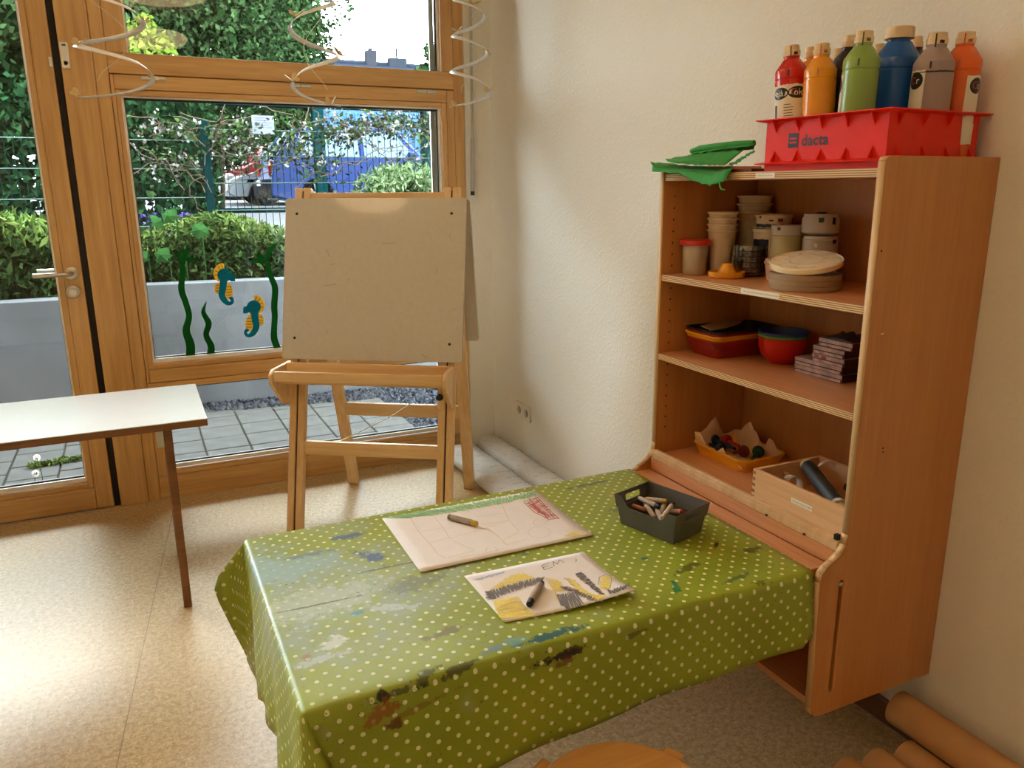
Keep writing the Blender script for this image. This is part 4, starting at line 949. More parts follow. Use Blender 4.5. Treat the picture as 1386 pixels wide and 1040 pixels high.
# label strips
def strip(par, c, ux, uz, wd, ht, n, out):
    "label with two rows of unreadable print; c centre, ux along, uz up, out outward"
    c, ux, uz, out = Vector(c), Vector(ux), Vector(uz), Vector(out)
    P = [c+ux*(sx*wd/2)+uz*(sz*ht/2)+out*o for o in (0, .0006) for sx, sz in ((-1, -1), (1, -1), (1, 1), (-1, 1))]
    l = MB().add(P, [(0, 3, 2, 1), (4, 5, 6, 7), (0, 1, 5, 4), (1, 2, 6, 5), (2, 3, 7, 6), (3, 0, 4, 7)]).build('label_strip', M['label'], par, smooth=0)
    q = MB(); x = -wd*.42
    while x < wd*.42:
        L = random.uniform(.003, .009); pts = [c+ux*(x+L*i/5)+uz*((-1)**i*ht*random.uniform(.06, .17))+out*.0009 for i in range(6)]
        q.ribbon(pts, ht*.035, out); x += L+.0025
    q.build('print', M['ink'], l, smooth=0, fixn=False)
xo = SX+.004-.0014
strip(bt, (xo, (onx(1036, 232, xo))[1], 1.4245), (0, -1, 0), (0, 0, 1), .062, .011, 1, (-1, 0, 0))
strip(b2, (xo, (onx(1028, 399, xo))[1], 1.150), (0, -1, 0), (0, 0, 1), .130, .013, 1, (-1, 0, 0))

# ================================================================ TABLECLOTH
def cloth_mat():
    m, n, p = new_mat('green_dotted_oilcloth')
    t = N(n, 'ShaderNodeTexCoord'); uv = t.outputs['UV']; x = N(n, 'ShaderNodeSeparateXYZ'); n.links.new(uv, x.inputs[0])
    U, V = x.outputs[0], x.outputs[1]
    def dots(du, dv):
        a = math_n(n, 'SUBTRACT', math_n(n, 'FRACT', math_n(n, 'ADD', math_n(n, 'MULTIPLY', U, 1/.0375), du)), .5)
        b = math_n(n, 'SUBTRACT', math_n(n, 'FRACT', math_n(n, 'ADD', math_n(n, 'MULTIPLY', V, 1/.0375), dv)), .5)
        d = math_n(n, 'SQRT', math_n(n, 'ADD', math_n(n, 'MULTIPLY', a, a), math_n(n, 'MULTIPLY', b, b)))
        return math_n(n, 'LESS_THAN', d, .0043/.0375)
    dot = math_n(n, 'MAXIMUM', dots(.1, .2), dots(.6, .7))
    f = noise(n, uv, 5, 4)
    base = ramp(n, f, .3, .7, S(134, 146, 36), S(154, 164, 50))
    c = mixc(n, dot, base, S(226, 226, 178))
    nf_ = noise(n, uv, 34, 7, .75); ng = noise(n, uv, 9, 5, .7); nh = noise(n, uv, 130, 3, .6)
    def blob(uc, vc, ru, rv, col, amt, hard=2.5, nn=None, ang=0):
        nonlocal c
        ca, sa = math.cos(ang), math.sin(ang)
        du = math_n(n, 'SUBTRACT', U, uc); dv = math_n(n, 'SUBTRACT', V, vc)
        a = math_n(n, 'MULTIPLY', math_n(n, 'ADD', math_n(n, 'MULTIPLY', du, ca), math_n(n, 'MULTIPLY', dv, sa)), 1/ru)
        b = math_n(n, 'MULTIPLY', math_n(n, 'SUBTRACT', math_n(n, 'MULTIPLY', dv, ca), math_n(n, 'MULTIPLY', du, sa)), 1/rv)
        d = math_n(n, 'SUBTRACT', 1, math_n(n, 'SQRT', math_n(n, 'ADD', math_n(n, 'MULTIPLY', a, a), math_n(n, 'MULTIPLY', b, b))))
        k = math_n(n, 'ADD', d, math_n(n, 'MULTIPLY', math_n(n, 'SUBTRACT', nn if nn is not None else nf_, .51), 4.6))
        k = math_n(n, 'MULTIPLY', math_n(n, 'MULTIPLY', k, hard, clamp=True), amt)
        k = math_n(n, 'MULTIPLY', k, math_n(n, 'GREATER_THAN', d, -.8))
        c = mixc(n, k, c, col)
    def T(px_, py_): q = onz(px_, py_, .58); return q[0], q[1]
    def H(px_, py_): q = ony(px_, py_, -2.65); return q[0], -2.641-(.58-q[2])
    for (px_, py_, ru, rv, col, amt, hd, nn, an) in (
        (440, 800, .40, .34, S(150, 162, 146), .72, 1.0, ng, 0), (405, 765, .13, .09, S(150, 182, 186), .55, 1.6, ng, 0),  # first broad blob paints in the window sheen along with worn paint
        (505, 755, .022, .055, S(58, 84, 132), .85, 3, None, .5), (470, 727, .05, .018, S(58, 84, 132), .8, 3, None, .1), (420, 752, .06, .012, S(96, 120, 150), .7, 3, None, 0),
        (530, 823, .07, .014, S(196, 206, 196), .7, 3, None, -.5), (430, 895, .07, .013, S(196, 206, 196), .7, 2, None, .1), (560, 790, .09, .04, S(70, 78, 66), .5, 3, None, .1),
        (430, 815, .16, .07, S(196, 204, 190), .45, 4, None, .1), (485, 830, .02, .008, S(60, 140, 160), .8, 3, None, .2),
        (742, 862, .075, .013, S(34, 92, 100), .95, 4, None, .04), (765, 876, .05, .009, S(34, 22, 30), .95, 4, None, 0), (700, 868, .03, .014, S(110, 160, 160), .7, 3, None, 0), (668, 880, .03, .008, S(110, 140, 170), .8, 3, None, .2),
        (515, 938, .022, .010, S(26, 26, 22), .95, 4, None, .1), (540, 930, .05, .006, S(44, 44, 30), .7, 3, None, 0), (915, 796, .009, .030, S(34, 128, 78), .95, 4, None, -.5), (873, 757, .010, .006, S(24, 96, 100), .9, 4, None, 0),
        (708, 752, .016, .012, S(30, 110, 110), .85, 4, None, 0), (970, 738, .02, .006, S(30, 36, 26), .9, 4, None, .7), (800, 656, .08, .009, S(64, 84, 84), .75, 4, None, .05), (1020, 745, .03, .016, S(64, 52, 24), .75, 4, None, 0), (845, 690, .05, .02, S(64, 72, 60), .5, 4, None, 0),
        (930, 770, .05, .012, S(60, 60, 30), .6, 4, None, .3), (1000, 782, .04, .008, S(36, 70, 60), .6, 4, None, .2), (600, 858, .05, .012, S(90, 60, 34), .55, 4, None, .1), (455, 870, .03, .02, S(210, 214, 200), .7, 4, None, .3), (415, 890, .012, .008, S(150, 90, 60), .7, 3, None, 0)):
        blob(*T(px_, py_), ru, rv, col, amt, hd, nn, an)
    for (px_, py_, ru, rv, col, amt, an) in ((515, 962, .035, .022, S(140, 66, 18), .75, .3), (533, 978, .018, .010, S(88, 20, 10), .85, .1), (575, 918, .03, .012, S(40, 36, 14), .7, .4), (630, 905, .05, .008, S(50, 42, 16), .75, .2), (760, 885, .06, .010, S(44, 24, 26), .8, .1), (765, 893, .02, .012, S(100, 28, 40), .7, 0), (560, 958, .07, .007, S(120, 70, 20), .5, .2), (1035, 790, .02, .008, S(70, 50, 20), .6, 0), (860, 856, .03, .006, S(70, 40, 20), .6, .1)):
        blob(*H(px_, py_), ru, rv, col, amt, 4, None, an)
    # crease lines and small specks
    for (p0, p1) in (((340, 838), (505, 803)), ((462, 782), (620, 748))):
        u0, v0 = T(*p0); u1, v1 = T(*p1); blob((u0+u1)/2, (v0+v1)/2, math.hypot(u1-u0, v1-v0)/2, .0035, S(52, 60, 40), .75, 3, None, math.atan2(v1-v0, u1-u0))
    sp_ = math_n(n, 'MULTIPLY', math_n(n, 'GREATER_THAN', nh, .665), math_n(n, 'GREATER_THAN', ng, .5)); c = mixc(n, math_n(n, 'MULTIPLY', sp_, .75), c, S(46, 48, 24))
    n.links.new(c, p.inputs['Base Color']); p.inputs['Roughness'].default_value = .40; p.inputs['Specular IOR Level'].default_value = .38
    bumpit(n, p, math_n(n, 'ADD', ng, math_n(n, 'MULTIPLY', nf_, .4)), .22, .006)
    return m
tcl = thing('tablecloth', 'green oilcloth with cream dots and paint stains draped over the fold-down desk', 'tablecloth', (-.97, -2.28, .40))
def build_cloth():
    X0, X1, Yn, Yf, ZT_ = -1.527, -.418, -2.652, -1.922, .5800
    rr = .012; D = [0, .002, .006, .012, .03, .06, .10, .14, .18, .22, .26, .30, .34, .38]
    V, F, UV = [], [], []
    nx, ny = 45, 30
    xs_ = np.linspace(X0+rr, X1, nx); ys_ = np.linspace(Yn+rr, Yf-rr, ny)
    for j, y in enumerate(ys_):
        for i, x in enumerate(xs_):
            e = min(i/4, j/4, (ny-1-j)/4, 1); V.append((x, y, ZT_+e*.0012*(math.sin(x*17+y*9)+math.sin(y*23-x*5)*.7)*.5)); UV.append((x, y))
    F += [(j*nx+i, j*nx+i+1, (j+1)*nx+i+1, (j+1)*nx+i) for j in range(ny-1) for i in range(nx-1)]
    path = []   # base point, outward normal, drop, ear direction, ear strength
    dn = lambda x: np.interp(x, [-1.53, -1.3, -1.109, -.876, -.652, -.44, -.418], [.252, .232, .206, .184, .176, .176, .150])
    dl = lambda y: np.interp(y, [-2.643, -2.364, -2.15, -2.02, -1.95, -1.925], [.252, .268, .30, .365, .33, .315])
    for x in xs_[::-1]: path.append(((x, Yn+rr), (0, -1), dn(x), None, 0, 0))
    cx, cy = X0+rr, Yn+rr
    path.append(((cx, cy), (-.10, -1), .25, (1, -.30), .5, 0)); path.append(((cx, cy), (-.2, -1.05), .25, (1, -.26), 1.0, 0)); path.append(((cx, cy), (-.35, -1.05), .25, (1, -.50), .5, 0))
    path.append(((cx, cy), (-.75, -.75), .25, None, 0, 0))
    for y in ys_: path.append(((cx, y), (-1, 0), dl(y), None, 0, 0))
    cx, cy = X0+rr, Yf-rr
    path.append(((cx, cy), (-1, .15), .315, (-1, -.02), .5, 1)); path.append(((cx, cy), (-.9, .3), .315, (-1, .06), 1.0, 1)); path.append(((cx, cy), (-.7, .7), .315, (-1, .14), .5, 1))
    path.append(((cx, cy), (-.2, 1), .30, None, 0, 0))
    for x in xs_: path.append(((x, Yf-rr), (0, 1), .2, None, 0, 0))
    base = len(V); m = len(D)
    amp0 = lambda d: np.interp(d, [0, .015, .10, .20, .30, .4], [0, 0, .030, .062, .090, .11])
    amp1 = lambda d: np.interp(d, [0, .008, .10, .133, .22, .315], [0, 0, .074, .070, .040, .006])
    for k, (b_, nn, drop, ed, es_, which) in enumerate(path):
        for d in D:
            f = d/D[-1]; dd = d if d <= .012 else .012+(drop-.012)*(d-.012)/(D[-1]-.012)
            if d <= .012: t = {0: 0, .002: .42, .006: .85, .012: PI/2}[d]; o = rr*math.sin(t); z = ZT_-rr*(1-math.cos(t))
            else: o = rr+.010*f+.0035*math.sin(k*.55+f*2)*f; z = ZT_-dd
            if d > .012 and which == 0 and ed is None and abs(nn[1]) < .3: o += .006*math.sin(k*.9)*f
            x, y = b_[0]+nn[0]*o, b_[1]+nn[1]*o; u, v = b_[0]+nn[0]*dd, b_[1]+nn[1]*dd
            if ed:
                a_ = (amp0 if which == 0 else amp1)(dd)*es_
                x += ed[0]*a_; y += ed[1]*a_
                u, v = b_[0]+ed[0]*a_*.9, b_[1]+(-1 if which == 0 else 1)*dd
            V.append((x, y, z)); UV.append((u, v))
    for k in range(len(path)-1):
        for i in range(m-1): F.append((base+k*m+i, base+(k+1)*m+i, base+(k+1)*m+i+1, base+k*m+i+1))
    mb = MB(); mb.add(V, F)
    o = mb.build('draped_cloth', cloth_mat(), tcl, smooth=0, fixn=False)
    me = o.data; uvl = me.uv_layers.new(name='cloth'); uvs = np.zeros((len(me.loops), 2)); vi_ = np.zeros(len(me.loops), int); me.loops.foreach_get('vertex_index', vi_)
    uvs[:] = np.array(UV)[vi_]; uvl.data.foreach_set('uv', uvs.ravel())
    b2_ = bmesh.new(); b2_.from_mesh(me); bmesh.ops.remove_doubles(b2_, verts=b2_.verts, dist=.0004); b2_.to_mesh(me); b2_.free()
    me.polygons.foreach_set('use_smooth', [True]*len(me.polygons))
    md = o.modifiers.new('thickness', 'SOLIDIFY'); md.thickness = .0008; md.offset = 1
    return o
build_cloth()

# ================================================================ DRAWINGS AND CRAYONS ON THE TABLE
ZP = .5834
WAX = {}
def wax(nm, col):
    if nm not in WAX: WAX[nm] = mat('crayon_' + nm, col, .55, var=.10, vscale=300)
    return WAX[nm]
def sheet(lab, corners, curl):
    P = [onz(*q, ZP) for q in corners]; c = sum(P)/4
    t = thing('drawing', lab, 'drawing', (c[0], c[1], ZP)); n = 14; rows = []
    for i in range(n+1):
        u = i/n; row = []
        for j in range(n+1):
            v = j/n; p = (P[0]*(1-u)+P[3]*u)*(1-v)+(P[1]*(1-u)+P[2]*u)*v; row.append((p[0], p[1], ZP+curl(u, v)))
        rows.append(row)
    MB().grid(rows).build('paper_sheet', M['paper'], t, solid=.0003, smooth=60)
    e1, e2 = (P[3]-P[0]+P[2]-P[1])[:2]/2, (P[1]-P[0]+P[2]-P[3])[:2]/2; inv = np.linalg.inv(np.array([e1, e2]).T); o2 = c[:2]-(e1+e2)/2
    return t, (lambda q: curl(*np.clip(inv @ (q[:2]-o2), 0, 1)))
def strokes(par, nm, col, lines, hw, mp_, lift=.0007, zf=None):
    par, cf = par
    q = MB()
    for l in lines:
        P = []
        for x, y in l:
            p = onz(*mp_(x, y), ZP); h = cf(p); p = onz(*mp_(x, y), ZP+h); P.append((p[0], p[1], ZP+lift+cf(p)))
        for s0, s1 in zip(P, P[1:]):
            dz = len(q.f)*3.5e-6; q.ribbon([(s0[0], s0[1], s0[2]+dz), (s1[0], s1[1], s1[2]+dz)], hw, (0, 0, 1))
    return tag(q.build(nm+'_crayon_scribble', wax(nm, col), par, smooth=0, fixn=False), kind='stuff')
def hatch(a, b, n, jit=3):
    "zigzag between polylines a and b"
    def at(l, t):
        s = t*(len(l)-1); i = min(int(s), len(l)-2); f = s-i; return (l[i][0]*(1-f)+l[i+1][0]*f, l[i][1]*(1-f)+l[i+1][1]*f)
    out = []
    for k in range(n+1):
        p = at(a if k % 2 == 0 else b, k/n); out.append((p[0]+random.uniform(-jit, jit), p[1]+random.uniform(-jit, jit)))
    return out
m3 = lambda x, y: (510+x/4.62, 655+y/4.62); m4 = lambda x, y: (620+x/5.33, 740+y/5.33)
d3 = sheet('larger white sheet with green top band and red scribble on the green tablecloth', ((517, 702), (569, 775), (804, 726), (725, 664)), lambda u, v: .004*max(0, v-.85)*6*u)
strokes(d3, 'green', S(150, 200, 142), [hatch([(40, 214), (340, 165), (660, 110), (990, 50)], [(190, 214), (420, 188), (700, 140), (1000, 80)], 150, 5), hatch([(60, 210), (500, 140), (990, 48)], [(210, 205), (560, 165), (960, 90)], 90, 6)], .0011, m3)
strokes(d3, 'red', S(184, 84, 76), [hatch([(920, 118), (985, 160), (1065, 225)], [(1000, 85), (1070, 150), (1140, 218)], 22, 8), [(920, 118), (985, 180), (1070, 222)], [(1003, 85), (1060, 150), (1142, 222)], [(950, 95), (1075, 225)], [(990, 90), (1110, 215)], hatch([(945, 125), (1020, 190)], [(985, 135), (1080, 205)], 30, 6)], .0012, m3)
strokes(d3, 'olive', S(206, 196, 150), [[(210, 215), (260, 300), (330, 375), (380, 440), (430, 470)], [(355, 200), (410, 270), (455, 340)], [(275, 302), (400, 280)], [(335, 370), (460, 340)], [(455, 345), (640, 290), (820, 235)], [(785, 135), (825, 230), (890, 300)], [(560, 165), (580, 180)], [(620, 210), (790, 185)], [(660, 258), (820, 232)], [(690, 275), (760, 330), (810, 385)], [(430, 470), (610, 420), (480, 360)], [(810, 385), (940, 345)], [(795, 352), (885, 308)], [(690, 400), (680, 430), (760, 420), (740, 400)], [(500, 465), (660, 440), (830, 400)]], .0007, m3)
strokes(d3, 'pale_grey', S(206, 196, 196), [[(1015+70*math.cos(a), 305+34*math.sin(a)) for a in np.linspace(0, 6.5, 26)], [(1020+40*math.cos(a), 245+24*math.sin(a)) for a in np.linspace(2, 7, 20)], [(1180, 195), (1240, 240), (1235, 280), (1180, 300)], [(1150, 240), (1210, 225), (1170, 200)]], .0006, m3)
strokes(d3, 'pale_yellow', S(226, 204, 128), [hatch([(1170, 330), (1230, 290)], [(1240, 335), (1320, 310)], 26, 6)], .0009, m3)
crl = lambda u, v: .017*max(0, (u+v-1.25)/.75)**2 + .002*max(0, v-.75)*2*(1-abs(u-.5))
d4 = sheet('smaller white sheet with yellow and dark grey crayon scribbles on the green tablecloth', ((628, 780), (683, 843), (859, 809), (790, 747)), crl)
zf4 = lambda x, y: .0012 if y > 380 or x > 1000 else .0003
Y_, G_ = S(236, 212, 104), S(116, 108, 106)
strokes(d4, 'yellow', Y_, [hatch([(230, 310), (310, 255), (400, 200)], [(330, 292), (430, 255), (545, 218)], 34, 6), hatch([(255, 400), (275, 470), (310, 530)], [(425, 360), (480, 430), (555, 500)], 60, 8), hatch([(430, 190), (520, 215)], [(450, 240), (540, 240)], 16, 6),
    hatch([(635, 230), (690, 320)], [(730, 240), (770, 330)], 26, 8), hatch([(780, 240), (870, 340), (980, 400)], [(830, 235), (950, 345), (1065, 365)], 56, 5), hatch([(1035, 215), (1020, 300)], [(1105, 225), (1095, 320)], 30, 4), [(650, 260), (700, 330), (715, 390)], [(285, 300), (330, 292)]], .0012, m4, .0007, zf4)
strokes(d4, 'dark_grey', G_, [hatch([(200, 330), (400, 270), (615, 220)], [(235, 385), (420, 320), (600, 258)], 80, 6), hatch([(195, 330), (205, 385)], [(240, 320), (270, 385)], 12, 5), hatch([(845, 205), (930, 280), (1010, 340)], [(885, 185), (970, 265), (1060, 352)], 60, 5), hatch([(735, 298), (850, 350), (985, 405)], [(790, 292), (880, 325), (1010, 385)], 44, 6),
    hatch([(715, 350), (760, 345), (850, 340)], [(745, 430), (800, 460), (910, 425)], 34, 8), hatch([(1080, 325), (1160, 305), (1230, 278)], [(1090, 358), (1160, 335), (1240, 300)], 30, 6)], .0012, m4, .0009, zf4)
strokes(d4, 'outline_grey', S(130, 120, 112), [[(1010, 280), (1020, 225), (1060, 205), (1100, 215), (1108, 250), (1095, 310)], [(760, 235), (800, 232), (850, 290)], [(300, 290), (330, 280)]], .0006, m4, .0010, zf4)
strokes(d4, 'pale_blue', S(160, 180, 214), [hatch([(110, 242), (230, 205), (340, 180)], [(150, 242), (240, 220), (335, 195)], 28, 4)], .0008, m4, .0007, zf4)
strokes(d4, 'pencil_name', S(70, 64, 62), [[(604, 138), (622, 172)], [(604, 138), (656, 121)], [(612, 155), (650, 142)], [(622, 172), (682, 152)], [(694, 142), (684, 110), (716, 131), (732, 99), (766, 118)], [(842, 91), (856, 98), (848, 113)]], .0007, m4, .0009)
M['wrap'] = mat('grey_brown_crayon_wrapper', S(150, 134, 118), .6, var=.12, vscale=120)
M['wrap2'] = mat('pale_crayon_wrapper', S(196, 178, 160), .6, var=.08, vscale=120)
def crayon(lab, a, b, r, wrap, tips, group=None):
    a, b = Vector(a), Vector(b); t = thing('wax_crayon', lab, 'crayon', a, group=group); d = b-a; L = d.length; e = d.normalized()
    MB().tube([a+d*.10, a+d*.12, a+d*.80, a+d*.82], [r*.96, r, r, r*.96], 14).build('paper_wrapper', wrap, t)
    MB().tube([a, a+e*.0015, a+d*.10], [r*.72, r*.9, r*.94], 14).build('wax_end', tips[0], t)
    MB().tube([a+d*.82, b-e*.004, b-e*.001, b], [r*.94, r*.92, r*.86, r*.55], 14).build('wax_tip', tips[1], t)
    return t
zc = ZP+.0082
a, b = onz(607, 699.5, zc), onz(646, 709.5, zc)
crayon('olive wrapped crayon with yellow tip lying on the larger drawing', a, b, .0075, M['wrap'], (wax('umber', S(112, 96, 66)), wax('mustard', S(196, 160, 36))))
zc = ZP+.0088; a, b = onz(733, 789, zc), onz(716, 819, zc)
crayon('black ended crayon with grey wrapper lying on the smaller drawing', a, b, .0075, M['wrap'], (wax('black', S(30, 28, 28)), wax('black', S(30, 28, 28))))

# ---------------------------------------------------------------- crayon basket
M['basket'] = mat('dark_grey_brown_plastic', S(86, 82, 76), .45, var=.03, bump=(400, .15, .0004))
ZBk = .5822
L_, F_, R_ = onz(840.5, 708.5, ZBk), onz(911.6, 737.5, ZBk), onz(953, 722, ZBk)
el = (F_-L_); el[2] = 0; LL = np.linalg.norm(el); el = Vector(el/LL); ed_ = Vector((-el.y, el.x, 0)); WW = float(Vector(R_-F_).dot(ed_)); O = Vector(L_)
bk = thing('crayon_basket', 'dark grey plastic basket with handle holes full of crayons on the tablecloth', 'basket', O + el*LL/2 + ed_*WW/2)
Hb, tl = .078, .14
def bwall(o, du, out, L, ol, holes, v0, v1, step):
    to3 = lambda u, v, w_: o + du*u + out*(tl*v+step-w_) + Vector((0, 0, v))
    return MB().poly(ol, holes, to3, .0022)
for o, du, out, L, kind in ((O, el, -ed_, LL, 'dip'), (O+ed_*WW, el, ed_, LL, 'plain'), (O, ed_, -el, WW, 'hole'), (O+el*LL, ed_, el, WW, 'hole')):
    h1 = .045; q = tl*h1; q2 = tl*Hb
    w_ = bwall(o, du, out, L, [(0, 0), (L, 0), (L+q, h1), (-q, h1)], [], 0, h1, 0).build('lower_wall', M['basket'], bk, smooth=0)
    s = .0025
    if kind == 'dip': ol = [(-q-s, h1-.001), (L+q+s, h1-.001), (L+q2+s, Hb), (L*.93, Hb), (L*.90, Hb-.004), (L*.84, Hb-.020), (L*.80, Hb-.025), (L*.20, Hb-.025), (L*.16, Hb-.020), (L*.08, Hb-.004), (L*.05, Hb), (-q2-s, Hb)]; hs = []
    else: ol = [(-q-s, h1-.001), (L+q+s, h1-.001), (L+q2+s, Hb), (-q2-s, Hb)]; hs = [rrect(L*.24, L*.76, Hb-.026, Hb-.010, .004)] if kind == 'hole' else []
    bwall(o, du, out, L, ol, hs, h1, Hb, s).build('rim_band', M['basket'], bk, smooth=0)
MB().add([O+el*i*LL+ed_*j*WW+Vector((0, 0, z)) for z in (.0003, .003) for i, j in ((0, 0), (1, 0), (1, 1), (0, 1))], [(0, 3, 2, 1), (4, 5, 6, 7), (0, 1, 5, 4), (1, 2, 6, 5), (2, 3, 7, 6), (3, 0, 4, 7)]).build('bottom', M['basket'], bk)
tintip = lambda nm, c: wax(nm, c)
bl = [((370, 290), (625, 445), .636, 'wrap2', 'black', S(30, 28, 28), 'pale crayon with black tip lying topmost across the basket'), ((450, 300), (715, 372), .630, 'wrap2', 'mustard', S(196, 160, 36), 'pale crayon with yellow tip near the back of the basket'),
      ((240, 372), (450, 480), .618, 'ochre', 'ochre', S(168, 104, 56), 'orange brown crayon at the left side of the basket'), ((560, 530), (440, 400), .622, 'wrap2', 'dark_green', S(22, 56, 50), 'pale crayon with dark green tip in the basket'),
      ((655, 575), (590, 468), .624, 'wrap2', 'tan', S(190, 160, 130), 'short tan crayon standing up in the middle of the basket'), ((640, 490), (690, 405), .618, 'wrap2', 'tan', S(190, 160, 130), 'tan crayon under the yellow tipped one in the basket'),
      ((660, 540), (800, 395), .632, 'wrap2', 'maroon', S(62, 26, 36), 'pale crayon with dark maroon tip in the basket'), ((770, 455), (920, 500), .620, 'wrap3', 'red', S(176, 48, 44), 'pinkish crayon with red tip at the right of the basket'),
      ((730, 400), (850, 440), .612, 'wrap3', 'crimson', S(150, 44, 56), 'crayon with crimson end at the back right of the basket'), ((640, 520), (735, 565), .612, 'wrap', 'green', S(40, 110, 66), 'crayon with green tip low at the front of the basket'), ((400, 430), (480, 475), .608, 'wrap2', 'tan', S(190, 160, 130), 'short tan crayon stub at the bottom left of the basket')]
M['ochre'] = mat('ochre_wax', S(168, 104, 56), .5); M['wrap3'] = mat('pink_crayon_wrapper', S(206, 160, 136), .6, var=.08)
for p0, p1, z, wr, tn, tcx, lab in bl:
    a, b = onz(825+p0[0]/9.24, 640+p0[1]/9.24, z), onz(825+p1[0]/9.24, 640+p1[1]/9.24, z); a[2] -= .006; b[2] += .003
    if tn in ('green', 'red'): tn = 'wax_'+tn
    crayon(lab, a, b, .0062, M[wr], (M[wr], wax(tn, tcx)), 'crayons in the grey basket')
# ================================================================ THINGS ON THE SHELVES
def plast(nm, col, rough=.35, **k): return mat(nm, col, rough, var=.03, **k)
M['red_lid'] = plast('red_plastic', S(190, 40, 26)); M['yellow'] = plast('yellow_plastic', S(232, 160, 30)); M['cream'] = plast('cream_plastic', S(226, 204, 172), .45)
M['green_p'] = plast('green_plastic', S(90, 150, 66)); M['blue_p'] = plast('blue_plastic', S(22, 60, 130), .3); M['red_p'] = plast('bowl_red_plastic', S(196, 34, 20), .3)
M['black_p'] = plast('dark_green_black_plastic', S(20, 30, 28), .35); M['dred_p'] = plast('dark_red_plastic', S(150, 26, 18), .3)
M['milky'] = plast('milky_plastic', S(204, 186, 164), .4, alpha=.72); M['clear'] = glass_mat('clear_dish_glass', (.99, .99, .98), 3.5)
M['greyjar'] = plast('smeared_grey_white_plastic', S(190, 178, 164), .5); M['yjar'] = plast('yellowish_jar', S(186, 172, 124), .4); M['pinktub'] = plast('pink_white_tub', S(214, 178, 150), .45)
M['navy'] = plast('navy_label', S(20, 24, 48), .5); M['smear'] = plast('dark_paint_smear', S(34, 26, 30), .5); M['redsmear'] = plast('red_paint_smear', S(150, 40, 40), .5); M['greensmear'] = plast('green_paint_smear', S(40, 66, 44), .5)
def lat(prof, name, m, t, n=32, z=0.0): return MB().lathe(prof, (0, 0, z), n).build(name, m, t, local=True, smooth=40)
def smear(t, r, a0, a1, z0, z1, m, par=None, nm='paint_smear'):
    P = []; k = max(6, int(abs(a1-a0)/5))
    for i in range(k+1):
        a = R(a0+(a1-a0)*i/k); dz = random.uniform(-1, 1)*min(.0012, .15*(z1-z0)); P.append([(r*math.cos(a), r*math.sin(a), z0+dz), (r*math.cos(a), r*math.sin(a), z1+dz)])
    return MB().grid(P).build(nm, m, par or t, local=True, smooth=0, fixn=False)
def wraptext(t, par, txt, size, r, a0, z, m, nm='lettering', bold=0.0):
    V, F = text_mesh(txt, size, bold); V2 = []
    for x, y, _ in V: a = R(a0) + x/r; V2.append((r*math.cos(a), r*math.sin(a), z+y))
    return MB().add(V2, F).build(nm, m, par, local=True, smooth=0, fixn=False)
CAMDIR = math.degrees(math.atan2(CAM[1]+2.3, CAM[0]+.2))     # direction from the shelf towards the viewer

# second shelf (upper compartment)
z = ZS2
p = (-.262, -1.992, z)
t = thing('lidded_cup', 'clear cup with red lid at the left end of the upper shelf', 'cup', p)
lat([(.001, .0005), (.031, .0005), (.033, .004), (.036, .085), (.034, .085), (.031, .006), (.001, .006)], 'cup_body', M['milky'], t)
lat([(.001, .0045), (.030, .0075), (.0325, .040), (.001, .040)], 'murky_water', plast('murky_water', S(150, 130, 120), .2, alpha=.5), t)
lat([(.001, .098), (.040, .098), (.044, .095), (.044, .083), (.037, .083), (.037, .086), (.001, .086)], 'lid', M['red_lid'], t)
def cupstack(lab, p, r0, r1, h, nrim, gap):
    t = thing('cup_stack', lab, 'cups', p)
    for i in range(nrim):
        zb = i*gap
        prof = [(.001, zb+.0005), (r0, zb+.0005), (r0+.001, zb+.004), (r1-.002, zb+h-.007), (r1+.002, zb+h-.005), (r1+.0028, zb+h-.001), (r1+.001, zb+h), (r1-.001, zb+h-.002), (r0-.001, zb+.006), (.001, zb+.005)]
        lat(prof, 'cup', M['cream'], t)
cupstack('stack of four cream plastic cups standing beside the red lidded cup', (-.185, -2.010, z), .027, .041, .125, 4, .016)
cupstack('taller stack of cream cups at the back of the upper shelf', (-.062, -1.998, z), .031, .048, .150, 4, .022)
# stack of pressed glass dishes
gl_p = (-.150, -2.088, z)
for i in range(5):
    t = thing('glass_dish', ['lowest', 'second lowest', 'middle', 'second highest', 'topmost'][i] + ' small pressed glass dish in the stack behind the yellow juicer', 'dish', (gl_p[0]+random.uniform(-.002, .002), gl_p[1], z+.0145*i), group='stacked glass dishes')
    P = []
    for k in range(36):
        pass
    mb = MB(); n = 36; prof = [(.034, .0006), (.040, .004), (.045, .012), (.047, .026), (.0455, .026), (.0435, .013), (.037, .0055)]
    V = []; 
    for r, zz in prof:
        for k in range(n): a = 2*PI*k/n; rr_ = r*(1+.045*(k % 2)*(1 if .004 <= zz < .026 else 0)); V.append((rr_*math.cos(a), rr_*math.sin(a), zz))
    Fc = [(i_*n+k, i_*n+(k+1) % n, (i_+1)*n+(k+1) % n, (i_+1)*n+k) for i_ in range(len(prof)-1) for k in range(n)] + [tuple(range(n-1, -1, -1)), tuple(range((len(prof)-1)*n, len(prof)*n))]
    mb.add(V, Fc).build('fluted_dish', M['clear'], t, local=True, smooth=0)
# yellow juicer
t = thing('lemon_squeezer', 'small yellow plastic cone squeezer at the front edge of the upper shelf', 'squeezer', (-.236, -2.098, z), rot=(0, 0, 0))
lat([(.001, .0005), (.044, .0005), (.048, .004), (.049, .017), (.046, .017), (.044, .006), (.001, .006)], 'dish_rim', M['yellow'], t)
lat([(.028, .0062), (.026, .012), (.015, .036), (.013, .038), (.001, .0385)], 'cone', M['yellow'], t)
